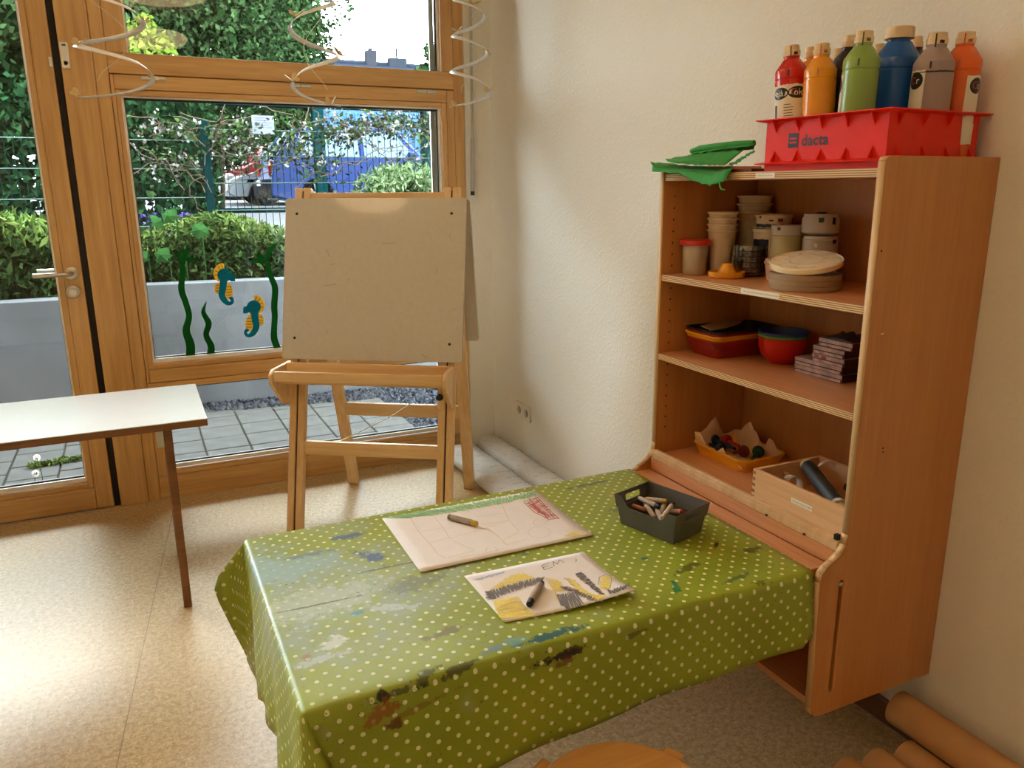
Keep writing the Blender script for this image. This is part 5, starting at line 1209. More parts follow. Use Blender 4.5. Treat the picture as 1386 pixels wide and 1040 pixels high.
# paint buckets with dark label
t = thing('paint_bucket', 'white bucket with navy label standing behind the glass dishes', 'bucket', (-.082, -2.098, z))
lat([(.001, .0005), (.044, .0005), (.046, .003), (.052, .118), (.054, .119), (.054, .127), (.050, .128), (.048, .124), (.043, .006), (.001, .006)], 'bucket_body', M['cream'], t)
smear(t, .0515, CAMDIR-70, CAMDIR+75, .045, .100, M['navy'], nm='navy_label')
smear(t, .0519, CAMDIR-8, CAMDIR+2, .046, .102, M['cream'], nm='label_stripe'); smear(t, .0519, CAMDIR+10, CAMDIR+30, .072, .074, M['cream'], nm='label_line'); smear(t, .0519, CAMDIR+10, CAMDIR+28, .064, .066, M['cream'], nm='label_line')
t = thing('paint_bucket', 'upper white bucket with red smears stacked on the navy labelled bucket', 'bucket', (-.082, -2.098, z+.1290))
lat([(.001, .0005), (.045, .0005), (.047, .003), (.0485, .028), (.051, .029), (.051, .036), (.0475, .037), (.046, .034), (.044, .006), (.001, .005)], 'bucket_body', M['cream'], t)
smear(t, .0478, CAMDIR-65, CAMDIR+70, .003, .012, M['navy'], nm='navy_label'); smear(t, .0490, CAMDIR+15, CAMDIR+32, .018, .027, M['redsmear']); smear(t, .0490, CAMDIR-12, CAMDIR+2, .020, .024, M['smear']); smear(t, .0512, CAMDIR-45, CAMDIR-38, .028, .034, M['smear'])
# tub and jar on it
t = thing('lidded_tub', 'low pinkish white tub with lid in the middle of the upper shelf', 'tub', (-.140, -2.212, z))
lat([(.001, .0005), (.043, .0005), (.045, .004), (.049, .040), (.001, .040)], 'tub_body', M['pinktub'], t)
lat([(.001, .0405), (.050, .0405), (.053, .043), (.053, .047), (.050, .049), (.050, .054), (.046, .056), (.001, .056)], 'lid', M['pinktub'], t)
smear(t, .0502, CAMDIR-10, CAMDIR+8, .028, .034, M['smear']); smear(t, .0535, CAMDIR+10, CAMDIR+22, .0435, .0475, M['redsmear'])
t = thing('paint_jar', 'small jar with yellowish paint and grey lid standing on the pinkish tub', 'jar', (-.138, -2.208, z+.0565))
lat([(.001, .0005), (.036, .0005), (.039, .005), (.039, .056), (.037, .060), (.001, .060)], 'jar_body', M['yjar'], t)
lat([(.001, .0605), (.038, .0605), (.040, .062), (.040, .084), (.038, .086), (.001, .086)], 'lid', M['greyjar'], t)
smear(t, .0404, CAMDIR-35, CAMDIR-22, .074, .082, M['smear'])
# pair of stacked jars right
jx, jy = -.100, -2.288
for i, (lab, r, h) in enumerate((('lower smeared white jar of the stack at the right', .043, .060), ('middle smeared white jar of the stack at the right', .043, .058))):
    t = thing('paint_jar', lab, 'jar', (jx, jy, z+i*.0605), group='stacked paint jars')
    lat([(.001, .0005), (r-.003, .0005), (r, .004), (r, h-.010), (r-.002, h-.008), (r-.002, h-.001), (.001, h)], 'jar_body', M['greyjar'], t)
    smear(t, r+.0004, CAMDIR+40, CAMDIR+58, .020+.02*i, .030+.02*i, M['smear']); smear(t, r+.0004, CAMDIR-20, CAMDIR-10, .03, .04, M['white'])
t = thing('paint_jar', 'topmost smeared white jar with green and black paint drips at the right', 'jar', (jx+.004, jy+.008, z+.1205), group='stacked paint jars')
lat([(.001, .0005), (.036, .0005), (.0455, .006), (.0455, .040), (.042, .045), (.042, .052), (.001, .053)], 'jar_body', M['greyjar'], t)
smear(t, .0459, CAMDIR+35, CAMDIR+48, .026, .043, M['smear']); smear(t, .0459, CAMDIR-8, CAMDIR+8, .032, .044, M['greensmear'])
MB().lathe([(.001, 0), (.014, 0), (.012, .003), (.001, .004)], (-.01, -.01, .0531), 12).build('dried_paint', M['greensmear'], t, local=True)
# stack of palettes, the top one tilted
M['palette'] = plast('cream_palette_plastic', S(244, 226, 192), .22)
M['pal_old'] = plast('cloudy_palette_plastic', S(176, 150, 122), .3, alpha=.8)
pc = np.array([-.232, -2.375])
def palette(lab, zc, tilt, m, dx=0.0):
    t = thing('paint_palette', lab, 'palette', (pc[0]+dx, pc[1], zc), rot=tilt, group='stacked round palettes'); Rp = .083
    mb = MB(); nr, na = 18, 64; rows = []
    for i in range(nr+1):
        r = Rp*i/nr; row = []
        for k in range(na+1):
            a = 2*PI*k/na; zz = .011
            if r < .037: zz -= .008*min(1, (.037-r)/.006)
            for q in range(10):
                aq = 2*PI*q/10; d = math.hypot(r*math.cos(a)-.061*math.cos(aq), r*math.sin(a)-.061*math.sin(aq))
                if d < .0155: zz -= .008*min(1, (.0155-d)/.006)
            if i == nr: zz = .004
            row.append((r*math.cos(a), r*math.sin(a), zz))
        rows.append(row)
    mb.grid(rows).build('palette_plate', m, t, local=True, solid=.0018, smooth=60)
    MB().lathe([(Rp-.0016, .0), (Rp+.0004, .0), (Rp+.0012, .011), (Rp-.0006, .0125), (Rp-.0022, .011)], (0, 0, 0), 64).build('rim', m, t, local=True)
for i in range(3): palette(['lowest', 'second', 'third'][i] + ' cloudy palette in the stack under the tilted cream palette', z+.0012+.0125*i, (0, 0, .2*i), M['pal_old'])
palette('cream round palette with wells lying tilted on top of the palette stack', z+.0575, (R(4.2), R(-10.8), .1), M['palette'])
# little flower on clip
px_ = onx(1183, 285, -.25)
t = thing('paper_flower', 'small red paper flower with dark heart clipped inside the right shelf panel', 'flower', (px_[0], YR+TH+.004, px_[2]))
fy = YR+TH
fl_ = MB()
for k in range(13):
    a = 2*PI*k/13; b_ = a+.30; cx, cz = px_[0], px_[2]; r = .030
    fl_.add([(cx, fy+.012, cz), (cx+r*.6*math.cos(a-.2), fy+.016, cz+r*.6*math.sin(a-.2)), (cx+r*math.cos(a), fy+.026, cz+r*math.sin(a)), (cx+r*.6*math.cos(a+.2), fy+.018, cz+r*.6*math.sin(a+.2))], [(0, 1, 2, 3)])
fl_.build('petals', plast('faded_red_paper', S(150, 62, 50), .7), t, solid=.001, smooth=0)
MB().tube([(px_[0]-.008, fy+.030, px_[2]+.018), (px_[0]+.012, fy+.028, px_[2]-.014)], .0022, 8).build('stick', M['cream'], t)
h0 = (px_[0]-.016, fy+.031, px_[2]+.030)
MB().sphere((h0[0]-.004, h0[1], h0[2]+.004), .0058, 10, 6, (1, .5, 1)).sphere((h0[0]+.005, h0[1], h0[2]+.004), .0058, 10, 6, (1, .5, 1)).add([(h0[0]-.009, h0[1]-.002, h0[2]+.002), (h0[0]+.010, h0[1]-.002, h0[2]+.002), (h0[0], h0[1]-.002, h0[2]-.010), (h0[0]-.009, h0[1]+.002, h0[2]+.002), (h0[0]+.010, h0[1]+.002, h0[2]+.002), (h0[0], h0[1]+.002, h0[2]-.010)], [(0, 1, 2), (5, 4, 3), (0, 3, 4, 1), (1, 4, 5, 2), (2, 5, 3, 0)]).build('heart', M['smear'], t)
MB().box(px_[0]-.006, px_[0]+.006, fy+.0004, fy+.014, px_[2]-.045, px_[2]-.02).build('clip', M['smear'], t)

# third shelf
def tub(name, parent, m, x0, x1, y0, y1, z0, h, taper_, wall, r=.02, lip=.003, base=.003):
    "rounded open tray; x0..y1 is the top outline"
    def ring(off, zz):
        return [(u, v, zz) for u, v in rrect(x0+off, x1-off, y0+off, y1-off, max(.004, r-off*.4), 6)]
    R_ = [ring(taper_, z0), ring(taper_*.55, z0+h*.4), ring(.0, z0+h-.004), ring(-lip, z0+h-.003), ring(-lip, z0+h), ring(wall, z0+h), ring(taper_+wall, z0+base)]
    n = len(R_[0]); mb = MB(); V = [p for q in R_ for p in q]
    F = [(i*n+k, i*n+(k+1) % n, (i+1)*n+(k+1) % n, (i+1)*n+k) for i in range(len(R_)-1) for k in range(n)] + [tuple(range(n-1, -1, -1)), tuple(range((len(R_)-1)*n, len(R_)*n))]
    return mb.add(V, F).build(name, m, parent, smooth=50)
z = ZS3; X0, X1, Y0_, Y1_ = -.268, -.018, -2.112, -1.958
def tray(lab, m, zb, h, sh=0.0):
    t = thing('plastic_tray', lab, 'tray', ((X0+X1)/2, (Y0_+Y1_)/2, zb), group='stacked plastic trays'); tub('tray_body', t, m, X0+sh, X1-sh, Y0_+sh, Y1_-sh, zb+.0006, h, .018, .003, .028); return t
t = tray('lowest dark red plastic tray in the stack on the middle shelf', M['dred_p'], z, .050)
for k in range(4): 
    zz = z+.028+.005*k; o_r = .018*(1-(zz-z)/.05)*.75
    MB().tube([(u, v, zz) for u, v in rrect(X0+o_r-.0004, X1-o_r+.0004, Y0_+o_r-.0004, Y1_-o_r+.0004, .026, 6)], .0009, 5).build('rib_line', M['dred_p'], t)
tray('yellow plastic tray nested in the red one on the middle shelf', M['yellow'], z+.0105, .054)
tray('dark red inner tray nested in the yellow one on the middle shelf', M['dred_p'], z+.0175, .053, .003)
tray('black plastic tray topmost of the stack on the middle shelf', M['black_p'], z+.0245, .052, .002)
q = [onz(900+x/6.93, 400+y/6.93, z+.0785) for x, y in ((305, 205), (420, 160), (700, 265), (555, 310), (430, 326), (335, 288))]
q = [(min(-.03, max(X0+.012, p[0])), min(Y1_-.01, max(Y0_+.012, p[1])), p[2]) for p in q]
t = thing('cardboard_piece', 'brown cardboard offcut lying across the black tray', 'cardboard', q[0]); MB().add(q, [tuple(range(6))]).build('cardboard', mat('brown_cardboard', S(154, 116, 80), .8, var=.08), t, solid=.003, smooth=0)
bc_ = (-.118, -2.205)
def bowl(lab, m, zb, r=.066, h=.074):
    t = thing('plastic_bowl', lab, 'bowl', (bc_[0], bc_[1], zb), group='stacked plastic bowls')
    lat([(.001, .0006), (.034, .0006), (.036, .004), (.055, .022), (.064, .045), (r, h-.004), (r+.0015, h-.001), (r-.001, h), (r-.003, h-.004), (.060, .045), (.051, .025), (.030, .008), (.001, .006)], 'bowl_body', m, t, 40)
bowl('red plastic bowl at the bottom of the stack', M['red_p'], z); bowl('green plastic bowl between the red and the blue one', M['green_p'], z+.0075); bowl('blue plastic bowl on top of the stack', M['blue_p'], z+.0155)
M['pad_case'] = mat('worn_pinkish_grey_case', S(168, 132, 116), .55, var=.22, vscale=50); M['pad_dark'] = mat('dark_brown_case_side', S(58, 26, 20), .5, var=.2, vscale=40)
specs = [('lowest long dark ink pad case of the pile', -.166, -.055, -2.455, -2.300, 0), ('second long ink pad case from the bottom of the pile', -.167, -.056, -2.452, -2.300, 1), ('middle ink pad case with red smears', -.172, -.075, -2.462, -2.362, 2), ('second ink pad case from the top of the pile', -.170, -.074, -2.458, -2.360, 3), ('topmost ink pad case with dark crumpled top', -.165, -.07, -2.476, -2.372, 4)]
for lab, x0, x1, y0, y1, k in specs:
    zb = z+.0006+k*.0205; t = thing('ink_pad', lab, 'ink pad', ((x0+x1)/2, (y0+y1)/2, zb), group='pile of ink pads')
    MB().box(x0, x1, y0, y1, zb, zb+.0085).build('case_base', M['pad_dark'], t, bevel=.0012)
    MB().box(x0, x1, y0, y1, zb+.0095, zb+.0195).build('case_lid', M['pad_case'] if k != 0 else M['pad_case'], t, bevel=.0012)
    MB().box(x0+.003, x1-.003, y0+.003, y1-.003, zb+.0083, zb+.0097).build('pad', M['smear'], t)
    MB().box(x0+.001, x1-.002, y0-.0006, y0+.0004, zb+.0005, zb+.019).build('side_label', M['pad_dark'], t, smooth=0)
    MB().box(x0-.0006, x0+.0004, y0+.004, y1-.004, zb+.001, zb+.0078).build('front_label', M['pad_case'], t, smooth=0)
    if k == 2: MB().box(x0-.0006, x0, y1-.045, y1-.030, zb+.010, zb+.018).box(x0-.0006, x0, y1-.020, y1-.008, zb+.012, zb+.017).build('paint_smear', M['redsmear'], t, smooth=0)
t = thing('crumpled_cloth', 'black crumpled rag lying on the topmost ink pad', 'rag', (-.118, -2.425, z+.1035)); rows = []
for i in range(9):
    row = []
    for j in range(9):
        u, v = i/8-.5, j/8-.5; d = max(0, 1-(u*u+v*v)*4.2); row.append((-.118+u*.085, -2.425+v*.095, z+.1042+.014*d+.005*d*math.sin(u*19+v*7)*math.cos(v*23)))
    rows.append(row)
MB().grid(rows).build('rag_cloth', M['smear'], t, solid=.0015)

# bottom compartment: yellow tray with paper and stamps, wooden box
z = ZB
t = thing('plastic_tray', 'yellow plastic tray lined with paper in the lowest compartment', 'tray', (-.15, -2.095, z)); YX0, YX1, YY0, YY1 = -.236, -.068, -2.208, -1.985
tub('tray_body', t, M['yellow'], YX0, YX1, YY0, YY1, z+.0006, .038, .012, .0028, .03)
pl = thing('paper_liner', 'crumpled cream paper lining the yellow tray with corners sticking up', 'paper', (-.15, -2.095, z+.006)); rim = []
ctr = Vector((-.152, -2.096, z+.0085)); m_ = 40
for k in range(m_):
    a = 2*PI*k/m_; ca, sa = math.cos(a), math.sin(a); sc_ = 1/max(abs(ca)/(.5*(YX1-YX0)-.006), abs(sa)/(.5*(YY1-YY0)-.006)); x, y = ctr.x+ca*sc_, ctr.y+sa*sc_
    hgt = .036+.006*math.sin(k*2.1)
    hgt += .070*max(0, 1-abs(k-10.5)/3.0) + .055*max(0, 1-abs(k-3)/4) + .030*max(0, 1-abs(k-36.5)/2) + .045*max(0, 1-abs(k-14.5)/1.8) + .012*max(0, 1-abs(k-22)/3)
    if 24 < k < 33: hgt -= .012
    rim.append((x, y, hgt))
rows = []
for f, zf_ in ((0, 0), (.55, .0), (.86, .002), (.95, .35), (.985, .7), (1.0, 1.0)):
    rows.append([(ctr.x+(x-ctr.x)*(f if h_ < .06 or f < 1 else 1.0), ctr.y+(y-ctr.y)*f, ctr.z+(h_-.008)*zf_+.0015*math.sin(i*1.7+f*9)) for i, (x, y, h_) in enumerate(rim+rim[:1])])
MB().grid(rows).build('crumpled_paper', mat('cream_kraft_paper', S(220, 178, 138), .8, var=.04), pl, solid=.0004, smooth=25)
def stamp(lab, px0, px1, col, nm, zz, rx=.017, ry=.011):
    a, b = onz(*px0, zz), onz(*px1, zz); m = wax('stamp_'+nm, col); t = thing('paint_dabber', lab, 'dabber', a); a, b = Vector(a), Vector(b); d = (b-a).normalized()
    MB().tube([a+d*.014, a+(b-a)*.6, b], [.005, .0062, .005], 8).build('handle', m, t)
    MB().tube([a-d*.002, a, a+d*.008, a+d*.018, a+d*.020], [.008, .0155, .018, .0145, .006], 14).build('foam_head', m, t)
f8 = lambda x, y: (910+x/5.544, 550+y/5.544)
stamp('dark blue paint dabber at the back left in the paper lined tray', f8(300, 245), f8(470, 320), S(24, 44, 70), 'navy', z+.030)
stamp('red paint dabber in the paper lined tray', f8(395, 250), f8(500, 300), S(176, 46, 34), 'red', z+.034)
stamp('second dark blue dabber lying in front in the paper lined tray', f8(375, 325), f8(280, 285), S(20, 40, 58), 'navy', z+.024)
stamp('dark red paint dabber in the middle of the paper lined tray', f8(555, 335), f8(460, 350), S(110, 28, 30), 'wine', z+.028)
stamp('dark green paint dabber at the right in the paper lined tray', f8(650, 335), f8(600, 395), S(24, 84, 56), 'green', z+.030)
# wooden box
BX0, BX1, BY0, BY1, HB = -.328, -.100, -2.640, -2.350, .083
bx = thing('wooden_box', 'pale wooden box with finger joints in the lowest compartment', 'box', ((BX0+BX1)/2, (BY0+BY1)/2, z))
fp_ = MB().box(BX0, BX0+.011, BY0, BY1, z+.0006, z+HB).build('front_panel', M['box_wood'], bx, bevel=.001)
MB().box(BX1-.011, BX1, BY0, BY1, z+.0006, z+HB).build('back_panel', M['box_wood'], bx, bevel=.001)
for y in (BY0, BY1-.011): MB().box(BX0+.0112, BX1-.0112, y, y+.011, z+.0006, z+HB).build('end_panel', M['box_wood'], bx, bevel=.001)
MB().box(BX0+.0112, BX1-.0112, BY0+.0112, BY1-.0112, z+.002, z+.008).build('bottom', M['box_wood'], bx)
M['endgrain'] = mat('dark_end_grain', S(150, 98, 58), .6, var=.1)
for k in range(5): MB().box(BX0-.0004, BX0+.0105, BY1-.0102, BY1+.0004, z+.006+k*.0160, z+.0135+k*.0160).build('finger_joint', M['endgrain'], bx, smooth=0)
strip(fp_, (BX0-.0003, onx(1085, 683, BX0)[1], onx(1085, 683, BX0)[2]), (0, -1, 0), (0, 0, 1), .066, .013, 1, (-1, 0, 0))
M['dglass'] = glass_mat('dark_bottle_glass', (.22, .20, .18), 2.0); M['rubber'] = mat('dark_green_grey_rubber', S(44, 46, 44), .45)
a, b = onz(910+1020/5.544, 550+470/5.544, z+.066), onz(910+1180/5.544, 550+660/5.544, z+.072)
a, b = Vector(onz(1094, 632, z+.080)), Vector(onz(1134, 684, z+.066)); d = (b-a).normalized()
t = thing('rubber_roller', 'dark rubber roller with pale wooden end lying diagonally in the wooden box', 'roller', a)
MB().tube([a, b], .018, 20).build('roller_sleeve', M['rubber'], t); MB().tube([a-d*.012, a-d*.0005], .0172, 20).build('wooden_end', M['birch'], t)
MB().tube([b+d*.0005, b+d*.012], .0195, 20).build('grey_ring', M['greyjar'], t); MB().tube([b+d*.0125, b+d*.030, b+d*.045], [.013, .016, .006], 16).build('bottle_neck', M['yjar'], t)
t = thing('dark_bottle', 'dark glass bottle lying behind the roller in the wooden box', 'bottle', (-.165, -2.56, z+.03)); MB().tube([(-.135, -2.610, z+.046), (-.140, -2.500, z+.046)], .026, 20).build('bottle_body', M['rubber'], t); MB().tube([(-.140, -2.4995, z+.046), (-.1415, -2.478, z+.046)], [.019, .009], 16).build('shoulder', M['rubber'], t)
t = thing('dark_bottle', 'dark bottle lying under the roller along the box front', 'bottle', (-.29, -2.5, z+.03)); MB().tube([(-.292, -2.612, z+.036), (-.292, -2.490, z+.036)], .0225, 18).build('bottle_body', M['rubber'], t); MB().tube([(-.292, -2.4895, z+.036), (-.292, -2.465, z+.036)], [.016, .008], 14).build('shoulder', M['rubber'], t)
def curl(lab, c, r, a0, a1, w_, m=M['greyjar']):
    t = thing('curled_strip', lab, 'strip', c); P = []
    for k in range(13): a = R(a0+(a1-a0)*k/12); P.append([(c[0]+r*math.cos(a), c[1]+.02*k/12, c[2]+r*math.sin(a)), (c[0]+r*math.cos(a)+.004, c[1]-w_+.02*k/12, c[2]+r*math.sin(a))])
    MB().grid(P).build('strip', m, t, solid=.0012)
curl('pale curled strip leaning at the left inside the wooden box', (-.262, -2.385, z+.055), .026, -120, 20, .012, M['pinktub'])
curl('white curled plastic strip in the middle of the wooden box', (-.270, -2.430, z+.062), .016, -60, 150, .018)
curl('pale curled strip at the back corner of the wooden box', (-.130, -2.410, z+.070), .018, 0, 170, .010, M['pinktub'])
MBox = None

# ================================================================ TOP OF THE SHELF: CRATE WITH PAINT BOTTLES
M['crate'] = mat('red_crate_plastic', S(222, 38, 14), .4, var=.03, spec=.25)
CC = Vector((-.182, -2.476, ZS1)); CRZ = R(4); WX, WY, HC = .335, .35, .112
cr = thing('red_crate', 'red plastic crate with ribbed flanges holding paint bottles on the shelf top', 'crate', CC, rotz=CRZ)
hx, hy_ = WX/2-.018, WY/2-.018
MB().box(-hx, hx, -hy_, hy_, .0006, .004).build('bottom', M['crate'], cr, local=True)
for (x0, x1, y0, y1) in ((-hx, -hx+.003, -hy_, hy_), (hx-.003, hx, -hy_, hy_), (-hx+.0031, hx-.0031, -hy_, -hy_+.003), (-hx+.0031, hx-.0031, hy_-.003, hy_)):
    MB().box(x0, x1, y0, y1, .0041, HC-.001).build('wall', M['crate'], cr, local=True)
def flange(z0, z1, o0, o1, nm):
    q = MB(); A_ = [(-hx-o0, -hy_-o0), (hx+o0, -hy_-o0), (hx+o0, hy_+o0), (-hx-o0, hy_+o0)]; B_ = [(-hx-o1, -hy_-o1), (hx+o1, -hy_-o1), (hx+o1, hy_+o1), (-hx-o1, hy_+o1)]
    V = [(x, y, z0) for x, y in A_] + [(x, y, z1) for x, y in B_]
    q.add(V, [(i, (i+1) % 4, 4+(i+1) % 4, 4+i) for i in range(4)]); return q.build(nm, M['crate'], cr, local=True, solid=.0022, smooth=0)
flange(.108, HC, .0012, .018, 'rim_flange'); flange(.019, .0155, .0012, .016, 'foot_flange')
for x, y, dx, dy in [(-hx, y, -1, 0) for y in np.linspace(-hy_+.03, hy_-.03, 5)] + [(x, -hy_, 0, -1) for x in np.linspace(-hx+.03, hx-.03, 4)]:
    for zz, s in ((.020, 1), (.107, -1)):
        q = MB().add([(x+dx*.0003, y+dy*.0003, zz), (x+dx*.015, y+dy*.015, zz+(0 if s > 0 else .003)), (x+dx*.0003, y+dy*.0003, zz+s*.024)] + [(x+dx*.0003+abs(dy)*.002, y+dy*.0003+abs(dx)*.002, zz), (x+dx*.015+abs(dy)*.002, y+dy*.015+abs(dx)*.002, zz+(0 if s > 0 else .003)), (x+dx*.0003+abs(dy)*.002, y+dy*.0003+abs(dx)*.002, zz+s*.024)], [(0, 1, 2), (5, 4, 3), (0, 3, 4, 1), (1, 4, 5, 2), (2, 5, 3, 0)])
        q.build('rib', M['crate'], cr, local=True, smooth=0)
# black print on the crate front: square logo and word
V, F = text_mesh('dacta', .034, .0006); yc = .030
MB().add([(-hx-.0012, yc-x-.012, .052+y) for x, y, _ in V], F).build('print_lettering', M['black'], cr, local=True, smooth=0, fixn=False)
lo = MB().box(-hx-.0012, -hx-.0004, yc+.033, yc+.060, .049, .080).build('print_square', M['black'], cr, local=True, smooth=0)
for z0 in (.058, .0665): MB().box(-hx-.0016, -hx-.0011, yc+.038, yc+.056, z0, z0+.004).build('print_bar', M['crate'], lo, local=True, smooth=0)

M['cap'] = plast('cream_bottle_cap', S(226, 196, 154), .45)
M['capd'] = plast('cap_paint_drip', S(60, 30, 26), .5)
def two_tone(nm, c0, c1, zsplit, rough=.3):
    m, n, p = new_mat(nm); v = coords(n); x = N(n, 'ShaderNodeSeparateXYZ'); n.links.new(v, x.inputs[0]); f = noise(n, v, 40, 3)
    k = math_n(n, 'ADD', x.outputs[2], math_n(n, 'MULTIPLY', math_n(n, 'SUBTRACT', f, .5), .03)); n.links.new(ramp(n, math_n(n, 'MULTIPLY_ADD', k, 20, .5-20*zsplit, clamp=True), .2, .8, c0, c1), p.inputs['Base Color']); p.inputs['Roughness'].default_value = rough; return m
BOT = {'red': plast('red_paint_bottle', S(196, 30, 22), .25), 'yellow': plast('yellow_paint_bottle', S(226, 148, 30), .25), 'amber': plast('amber_paint_bottle', S(214, 130, 24), .25), 'plum': plast('dark_plum_bottle', S(50, 34, 46), .2), 'green': two_tone('green_paint_bottle', S(60, 150, 24), S(134, 160, 74), .055),
       'blue': plast('blue_paint_bottle', S(16, 84, 160), .25), 'grey': two_tone('blue_grey_bottle', S(74, 84, 112), S(160, 136, 132), .10), 'orange': plast('orange_paint_bottle', S(224, 96, 30), .25), 'brown': plast('dark_brown_bottle', S(40, 24, 20), .25), 'white': plast('pale_empty_bottle', S(206, 176, 138), .35)}
def bottle(lab, col, bxy, tpx, r, cap=.018, capr=.52, drip=None, lean=1.0, group='paint bottles in the red crate'):
    zb = ZS1+.0050; B = Vector((bxy[0], bxy[1], zb)); T = Vector(onx(*tpx, bxy[0])); T.y = B.y+(T.y-B.y)*lean; dirz = (T-B).normalized()
    B = B + Vector((0, 0, r*math.sqrt(max(0, 1-dirz.z**2)))); H = (T-B).length
    q = Vector((0, 0, 1)).rotation_difference((T-B).normalized()); e = q.to_euler()
    t = thing('paint_bottle', lab, 'bottle', B, rot=e, group=group); b = H-.026-r*.75
    prof = [(.001, .0005), (r-.003, .0005), (r, .004), (r, b*.885), (r-.0012, b*.89), (r-.0012, b*.90), (r, b*.905), (r, b-.004), (r*.96, b), (r*.55, H-.031), (r*.48, H-.030), (r*.48, H-.024), (.001, H-.024)]
    lat(prof, 'bottle_body', BOT[col], t, 36)
    rc = r*capr
    c = lat([(.001, H-.0235), (rc, H-.0235), (rc*1.02, H-.012), (rc*.9, H-.011), (rc*.88, H-.001), (rc*.8, H), (.001, H)] if capr < .6 else [(.001, H-.0235), (rc, H-.0235), (rc*.97, H-.002), (rc*.9, H), (.001, H)], 'cap', M['cap'], t, 24)
    d0 = math.degrees(math.atan2(CAM[1]-B.y, CAM[0]-B.x))
    if drip: smear(t, rc*1.04, d0-10, d0-2, H-.030, H-.004, drip, c, 'paint_drip'); smear(t, rc*1.04, d0+14, d0+40, H-.022, H-.016, drip, c, 'paint_drip'); smear(t, r+.0004, d0-12, d0-6, b*.92, b*.985, drip, None, 'paint_drip')
    return t, d0, b, H
M['lblack'] = M['black']; M['lred'] = plast('label_red', S(200, 60, 50), .5)
def ellipse_on(par, r, a0, z0, ra, rz, m, nm='label_ellipse'):
    rows = [[(r*math.cos(R(a0)+ra*rr_*math.cos(t_)/r), r*math.sin(R(a0)+ra*rr_*math.cos(t_)/r), z0+rz*rr_*math.sin(t_)) for t_ in np.linspace(0, 2*PI, 25)] for rr_ in (.02, .5, 1)]
    return MB().grid(rows).build(nm, m, par, local=True, smooth=0, fixn=False)
X_ = -.235
t, d0, b, H = bottle('red paint bottle with white label leftmost in the crate', 'red', (-.301, -2.367), (1072, 62), .035, drip=M['capd'])
rl = .0356; lb = smear(t, rl, d0-80, d0+95, .050, .178, M['label'], None, 'label')
ellipse_on(lb, rl+.0003, d0-42, .160, .021, .013, M['black']); ellipse_on(lb, rl+.0003, d0+24, .160, .022, .013, M['black'])
wraptext(t, lb, 'ejà', .020, rl+.0007, d0-44, .154, M['label'], 'lettering'); wraptext(t, lb, 'C', .020, rl+.0007, d0+10, .154, M['lred'], 'lettering'); wraptext(t, lb, 'olor', .020, rl+.0007, d0+36, .154, M['label'], 'lettering')
for k in range(5): smear(t, rl+.0004, d0-25, d0+5+random.uniform(-8, 8), .110+.006*k, .1114+.006*k, M['ink'], lb, 'print')
smear(t, rl+.0005, d0-66, d0-54, .104, .136, M['black'], lb, 'brush_print')
bottle('amber bottle half hidden behind the yellow bottle', 'amber', (-.237, -2.357), (1098, 64), .028)
bottle('bright yellow paint bottle right of the red one', 'yellow', (-.296, -2.438), (1113, 59), .034, drip=plast('yellow_drip', S(190, 110, 30), .5))
bottle('pale bottle at the back between the yellow and the plum bottle', 'white', (-.158, -2.350), (1136, 66), .026)
bottle('dark plum bottle leaning to the right behind the green one', 'plum', (-.222, -2.418), (1152, 48), .029)
t, d0, b, H = bottle('translucent green paint bottle in the middle of the crate', 'green', (-.281, -2.523), (1171, 42), .036, drip=plast('green_drip', S(60, 90, 30), .5))
lb = smear(t, .0364, d0-105, d0-62, .055, .185, M['label'], None, 'label'); ellipse_on(lb, .0368, d0-80, .164, .010, .016, M['black'])
bottle('pale bottle at the back behind the green and the blue one', 'white', (-.101, -2.422), (1190, 60), .027)
bottle('large blue paint bottle with cream cap', 'blue', (-.150, -2.500), (1219, 37), .048, capr=.62)
bottle('dark brown bottle behind the blue one', 'brown', (-.060, -2.500), (1241, 50), .027)
t, d0, b, H = bottle('translucent blue grey paint bottle with black drips right of the blue one', 'grey', (-.145, -2.589), (1278, 43), .0395, lean=.25, drip=M['smear'])
lb = smear(t, .0409, d0-75, d0-20, .045, .190, M['label'], None, 'label'); ellipse_on(lb, .0413, d0-48, .170, .017, .017, M['black']); wraptext(t, lb, 'C', .020, .0417, d0-56, .164, M['lred']); wraptext(t, lb, 'r', .020, .0417, d0-40, .164, M['label'])
smear(t, .0409, d0-70, d0+70, b*.885, b*.897, M['smear'], None, 'paint_ring')
t, d0, b, H = bottle('orange paint bottle rightmost in the crate', 'orange', (-.064, -2.590), (1321, 41), .037, lean=.3, drip=plast('orange_drip', S(190, 70, 20), .5))
lb = smear(t, .0384, d0+20, d0+85, .045, .182, M['label'], None, 'label'); ellipse_on(lb, .0388, d0+56, .162, .017, .016, M['black']); wraptext(t, lb, 'C', .020, .0392, d0+48, .156, M['lred']); wraptext(t, lb, 'o', .020, .0392, d0+66, .156, M['label'])
# translucent sheet roll behind the crate
t = thing('plastic_sheet_roll', 'pale translucent sheet standing behind the crate against the wall', 'sheet', (-.02, -2.15, ZS1)); P = []
for k in range(15):
    f = k/14; y = -2.315+.20*f; P.append([(-.030+.018*math.sin(f*PI), y, ZS1+.001), (-.012+.008*math.sin(f*PI), y, 1.700)])
MB().grid(P).build('sheet', mat('translucent_film', S(236, 222, 198), .35, var=.02, alpha=.7), t, solid=.0006, smooth=60)
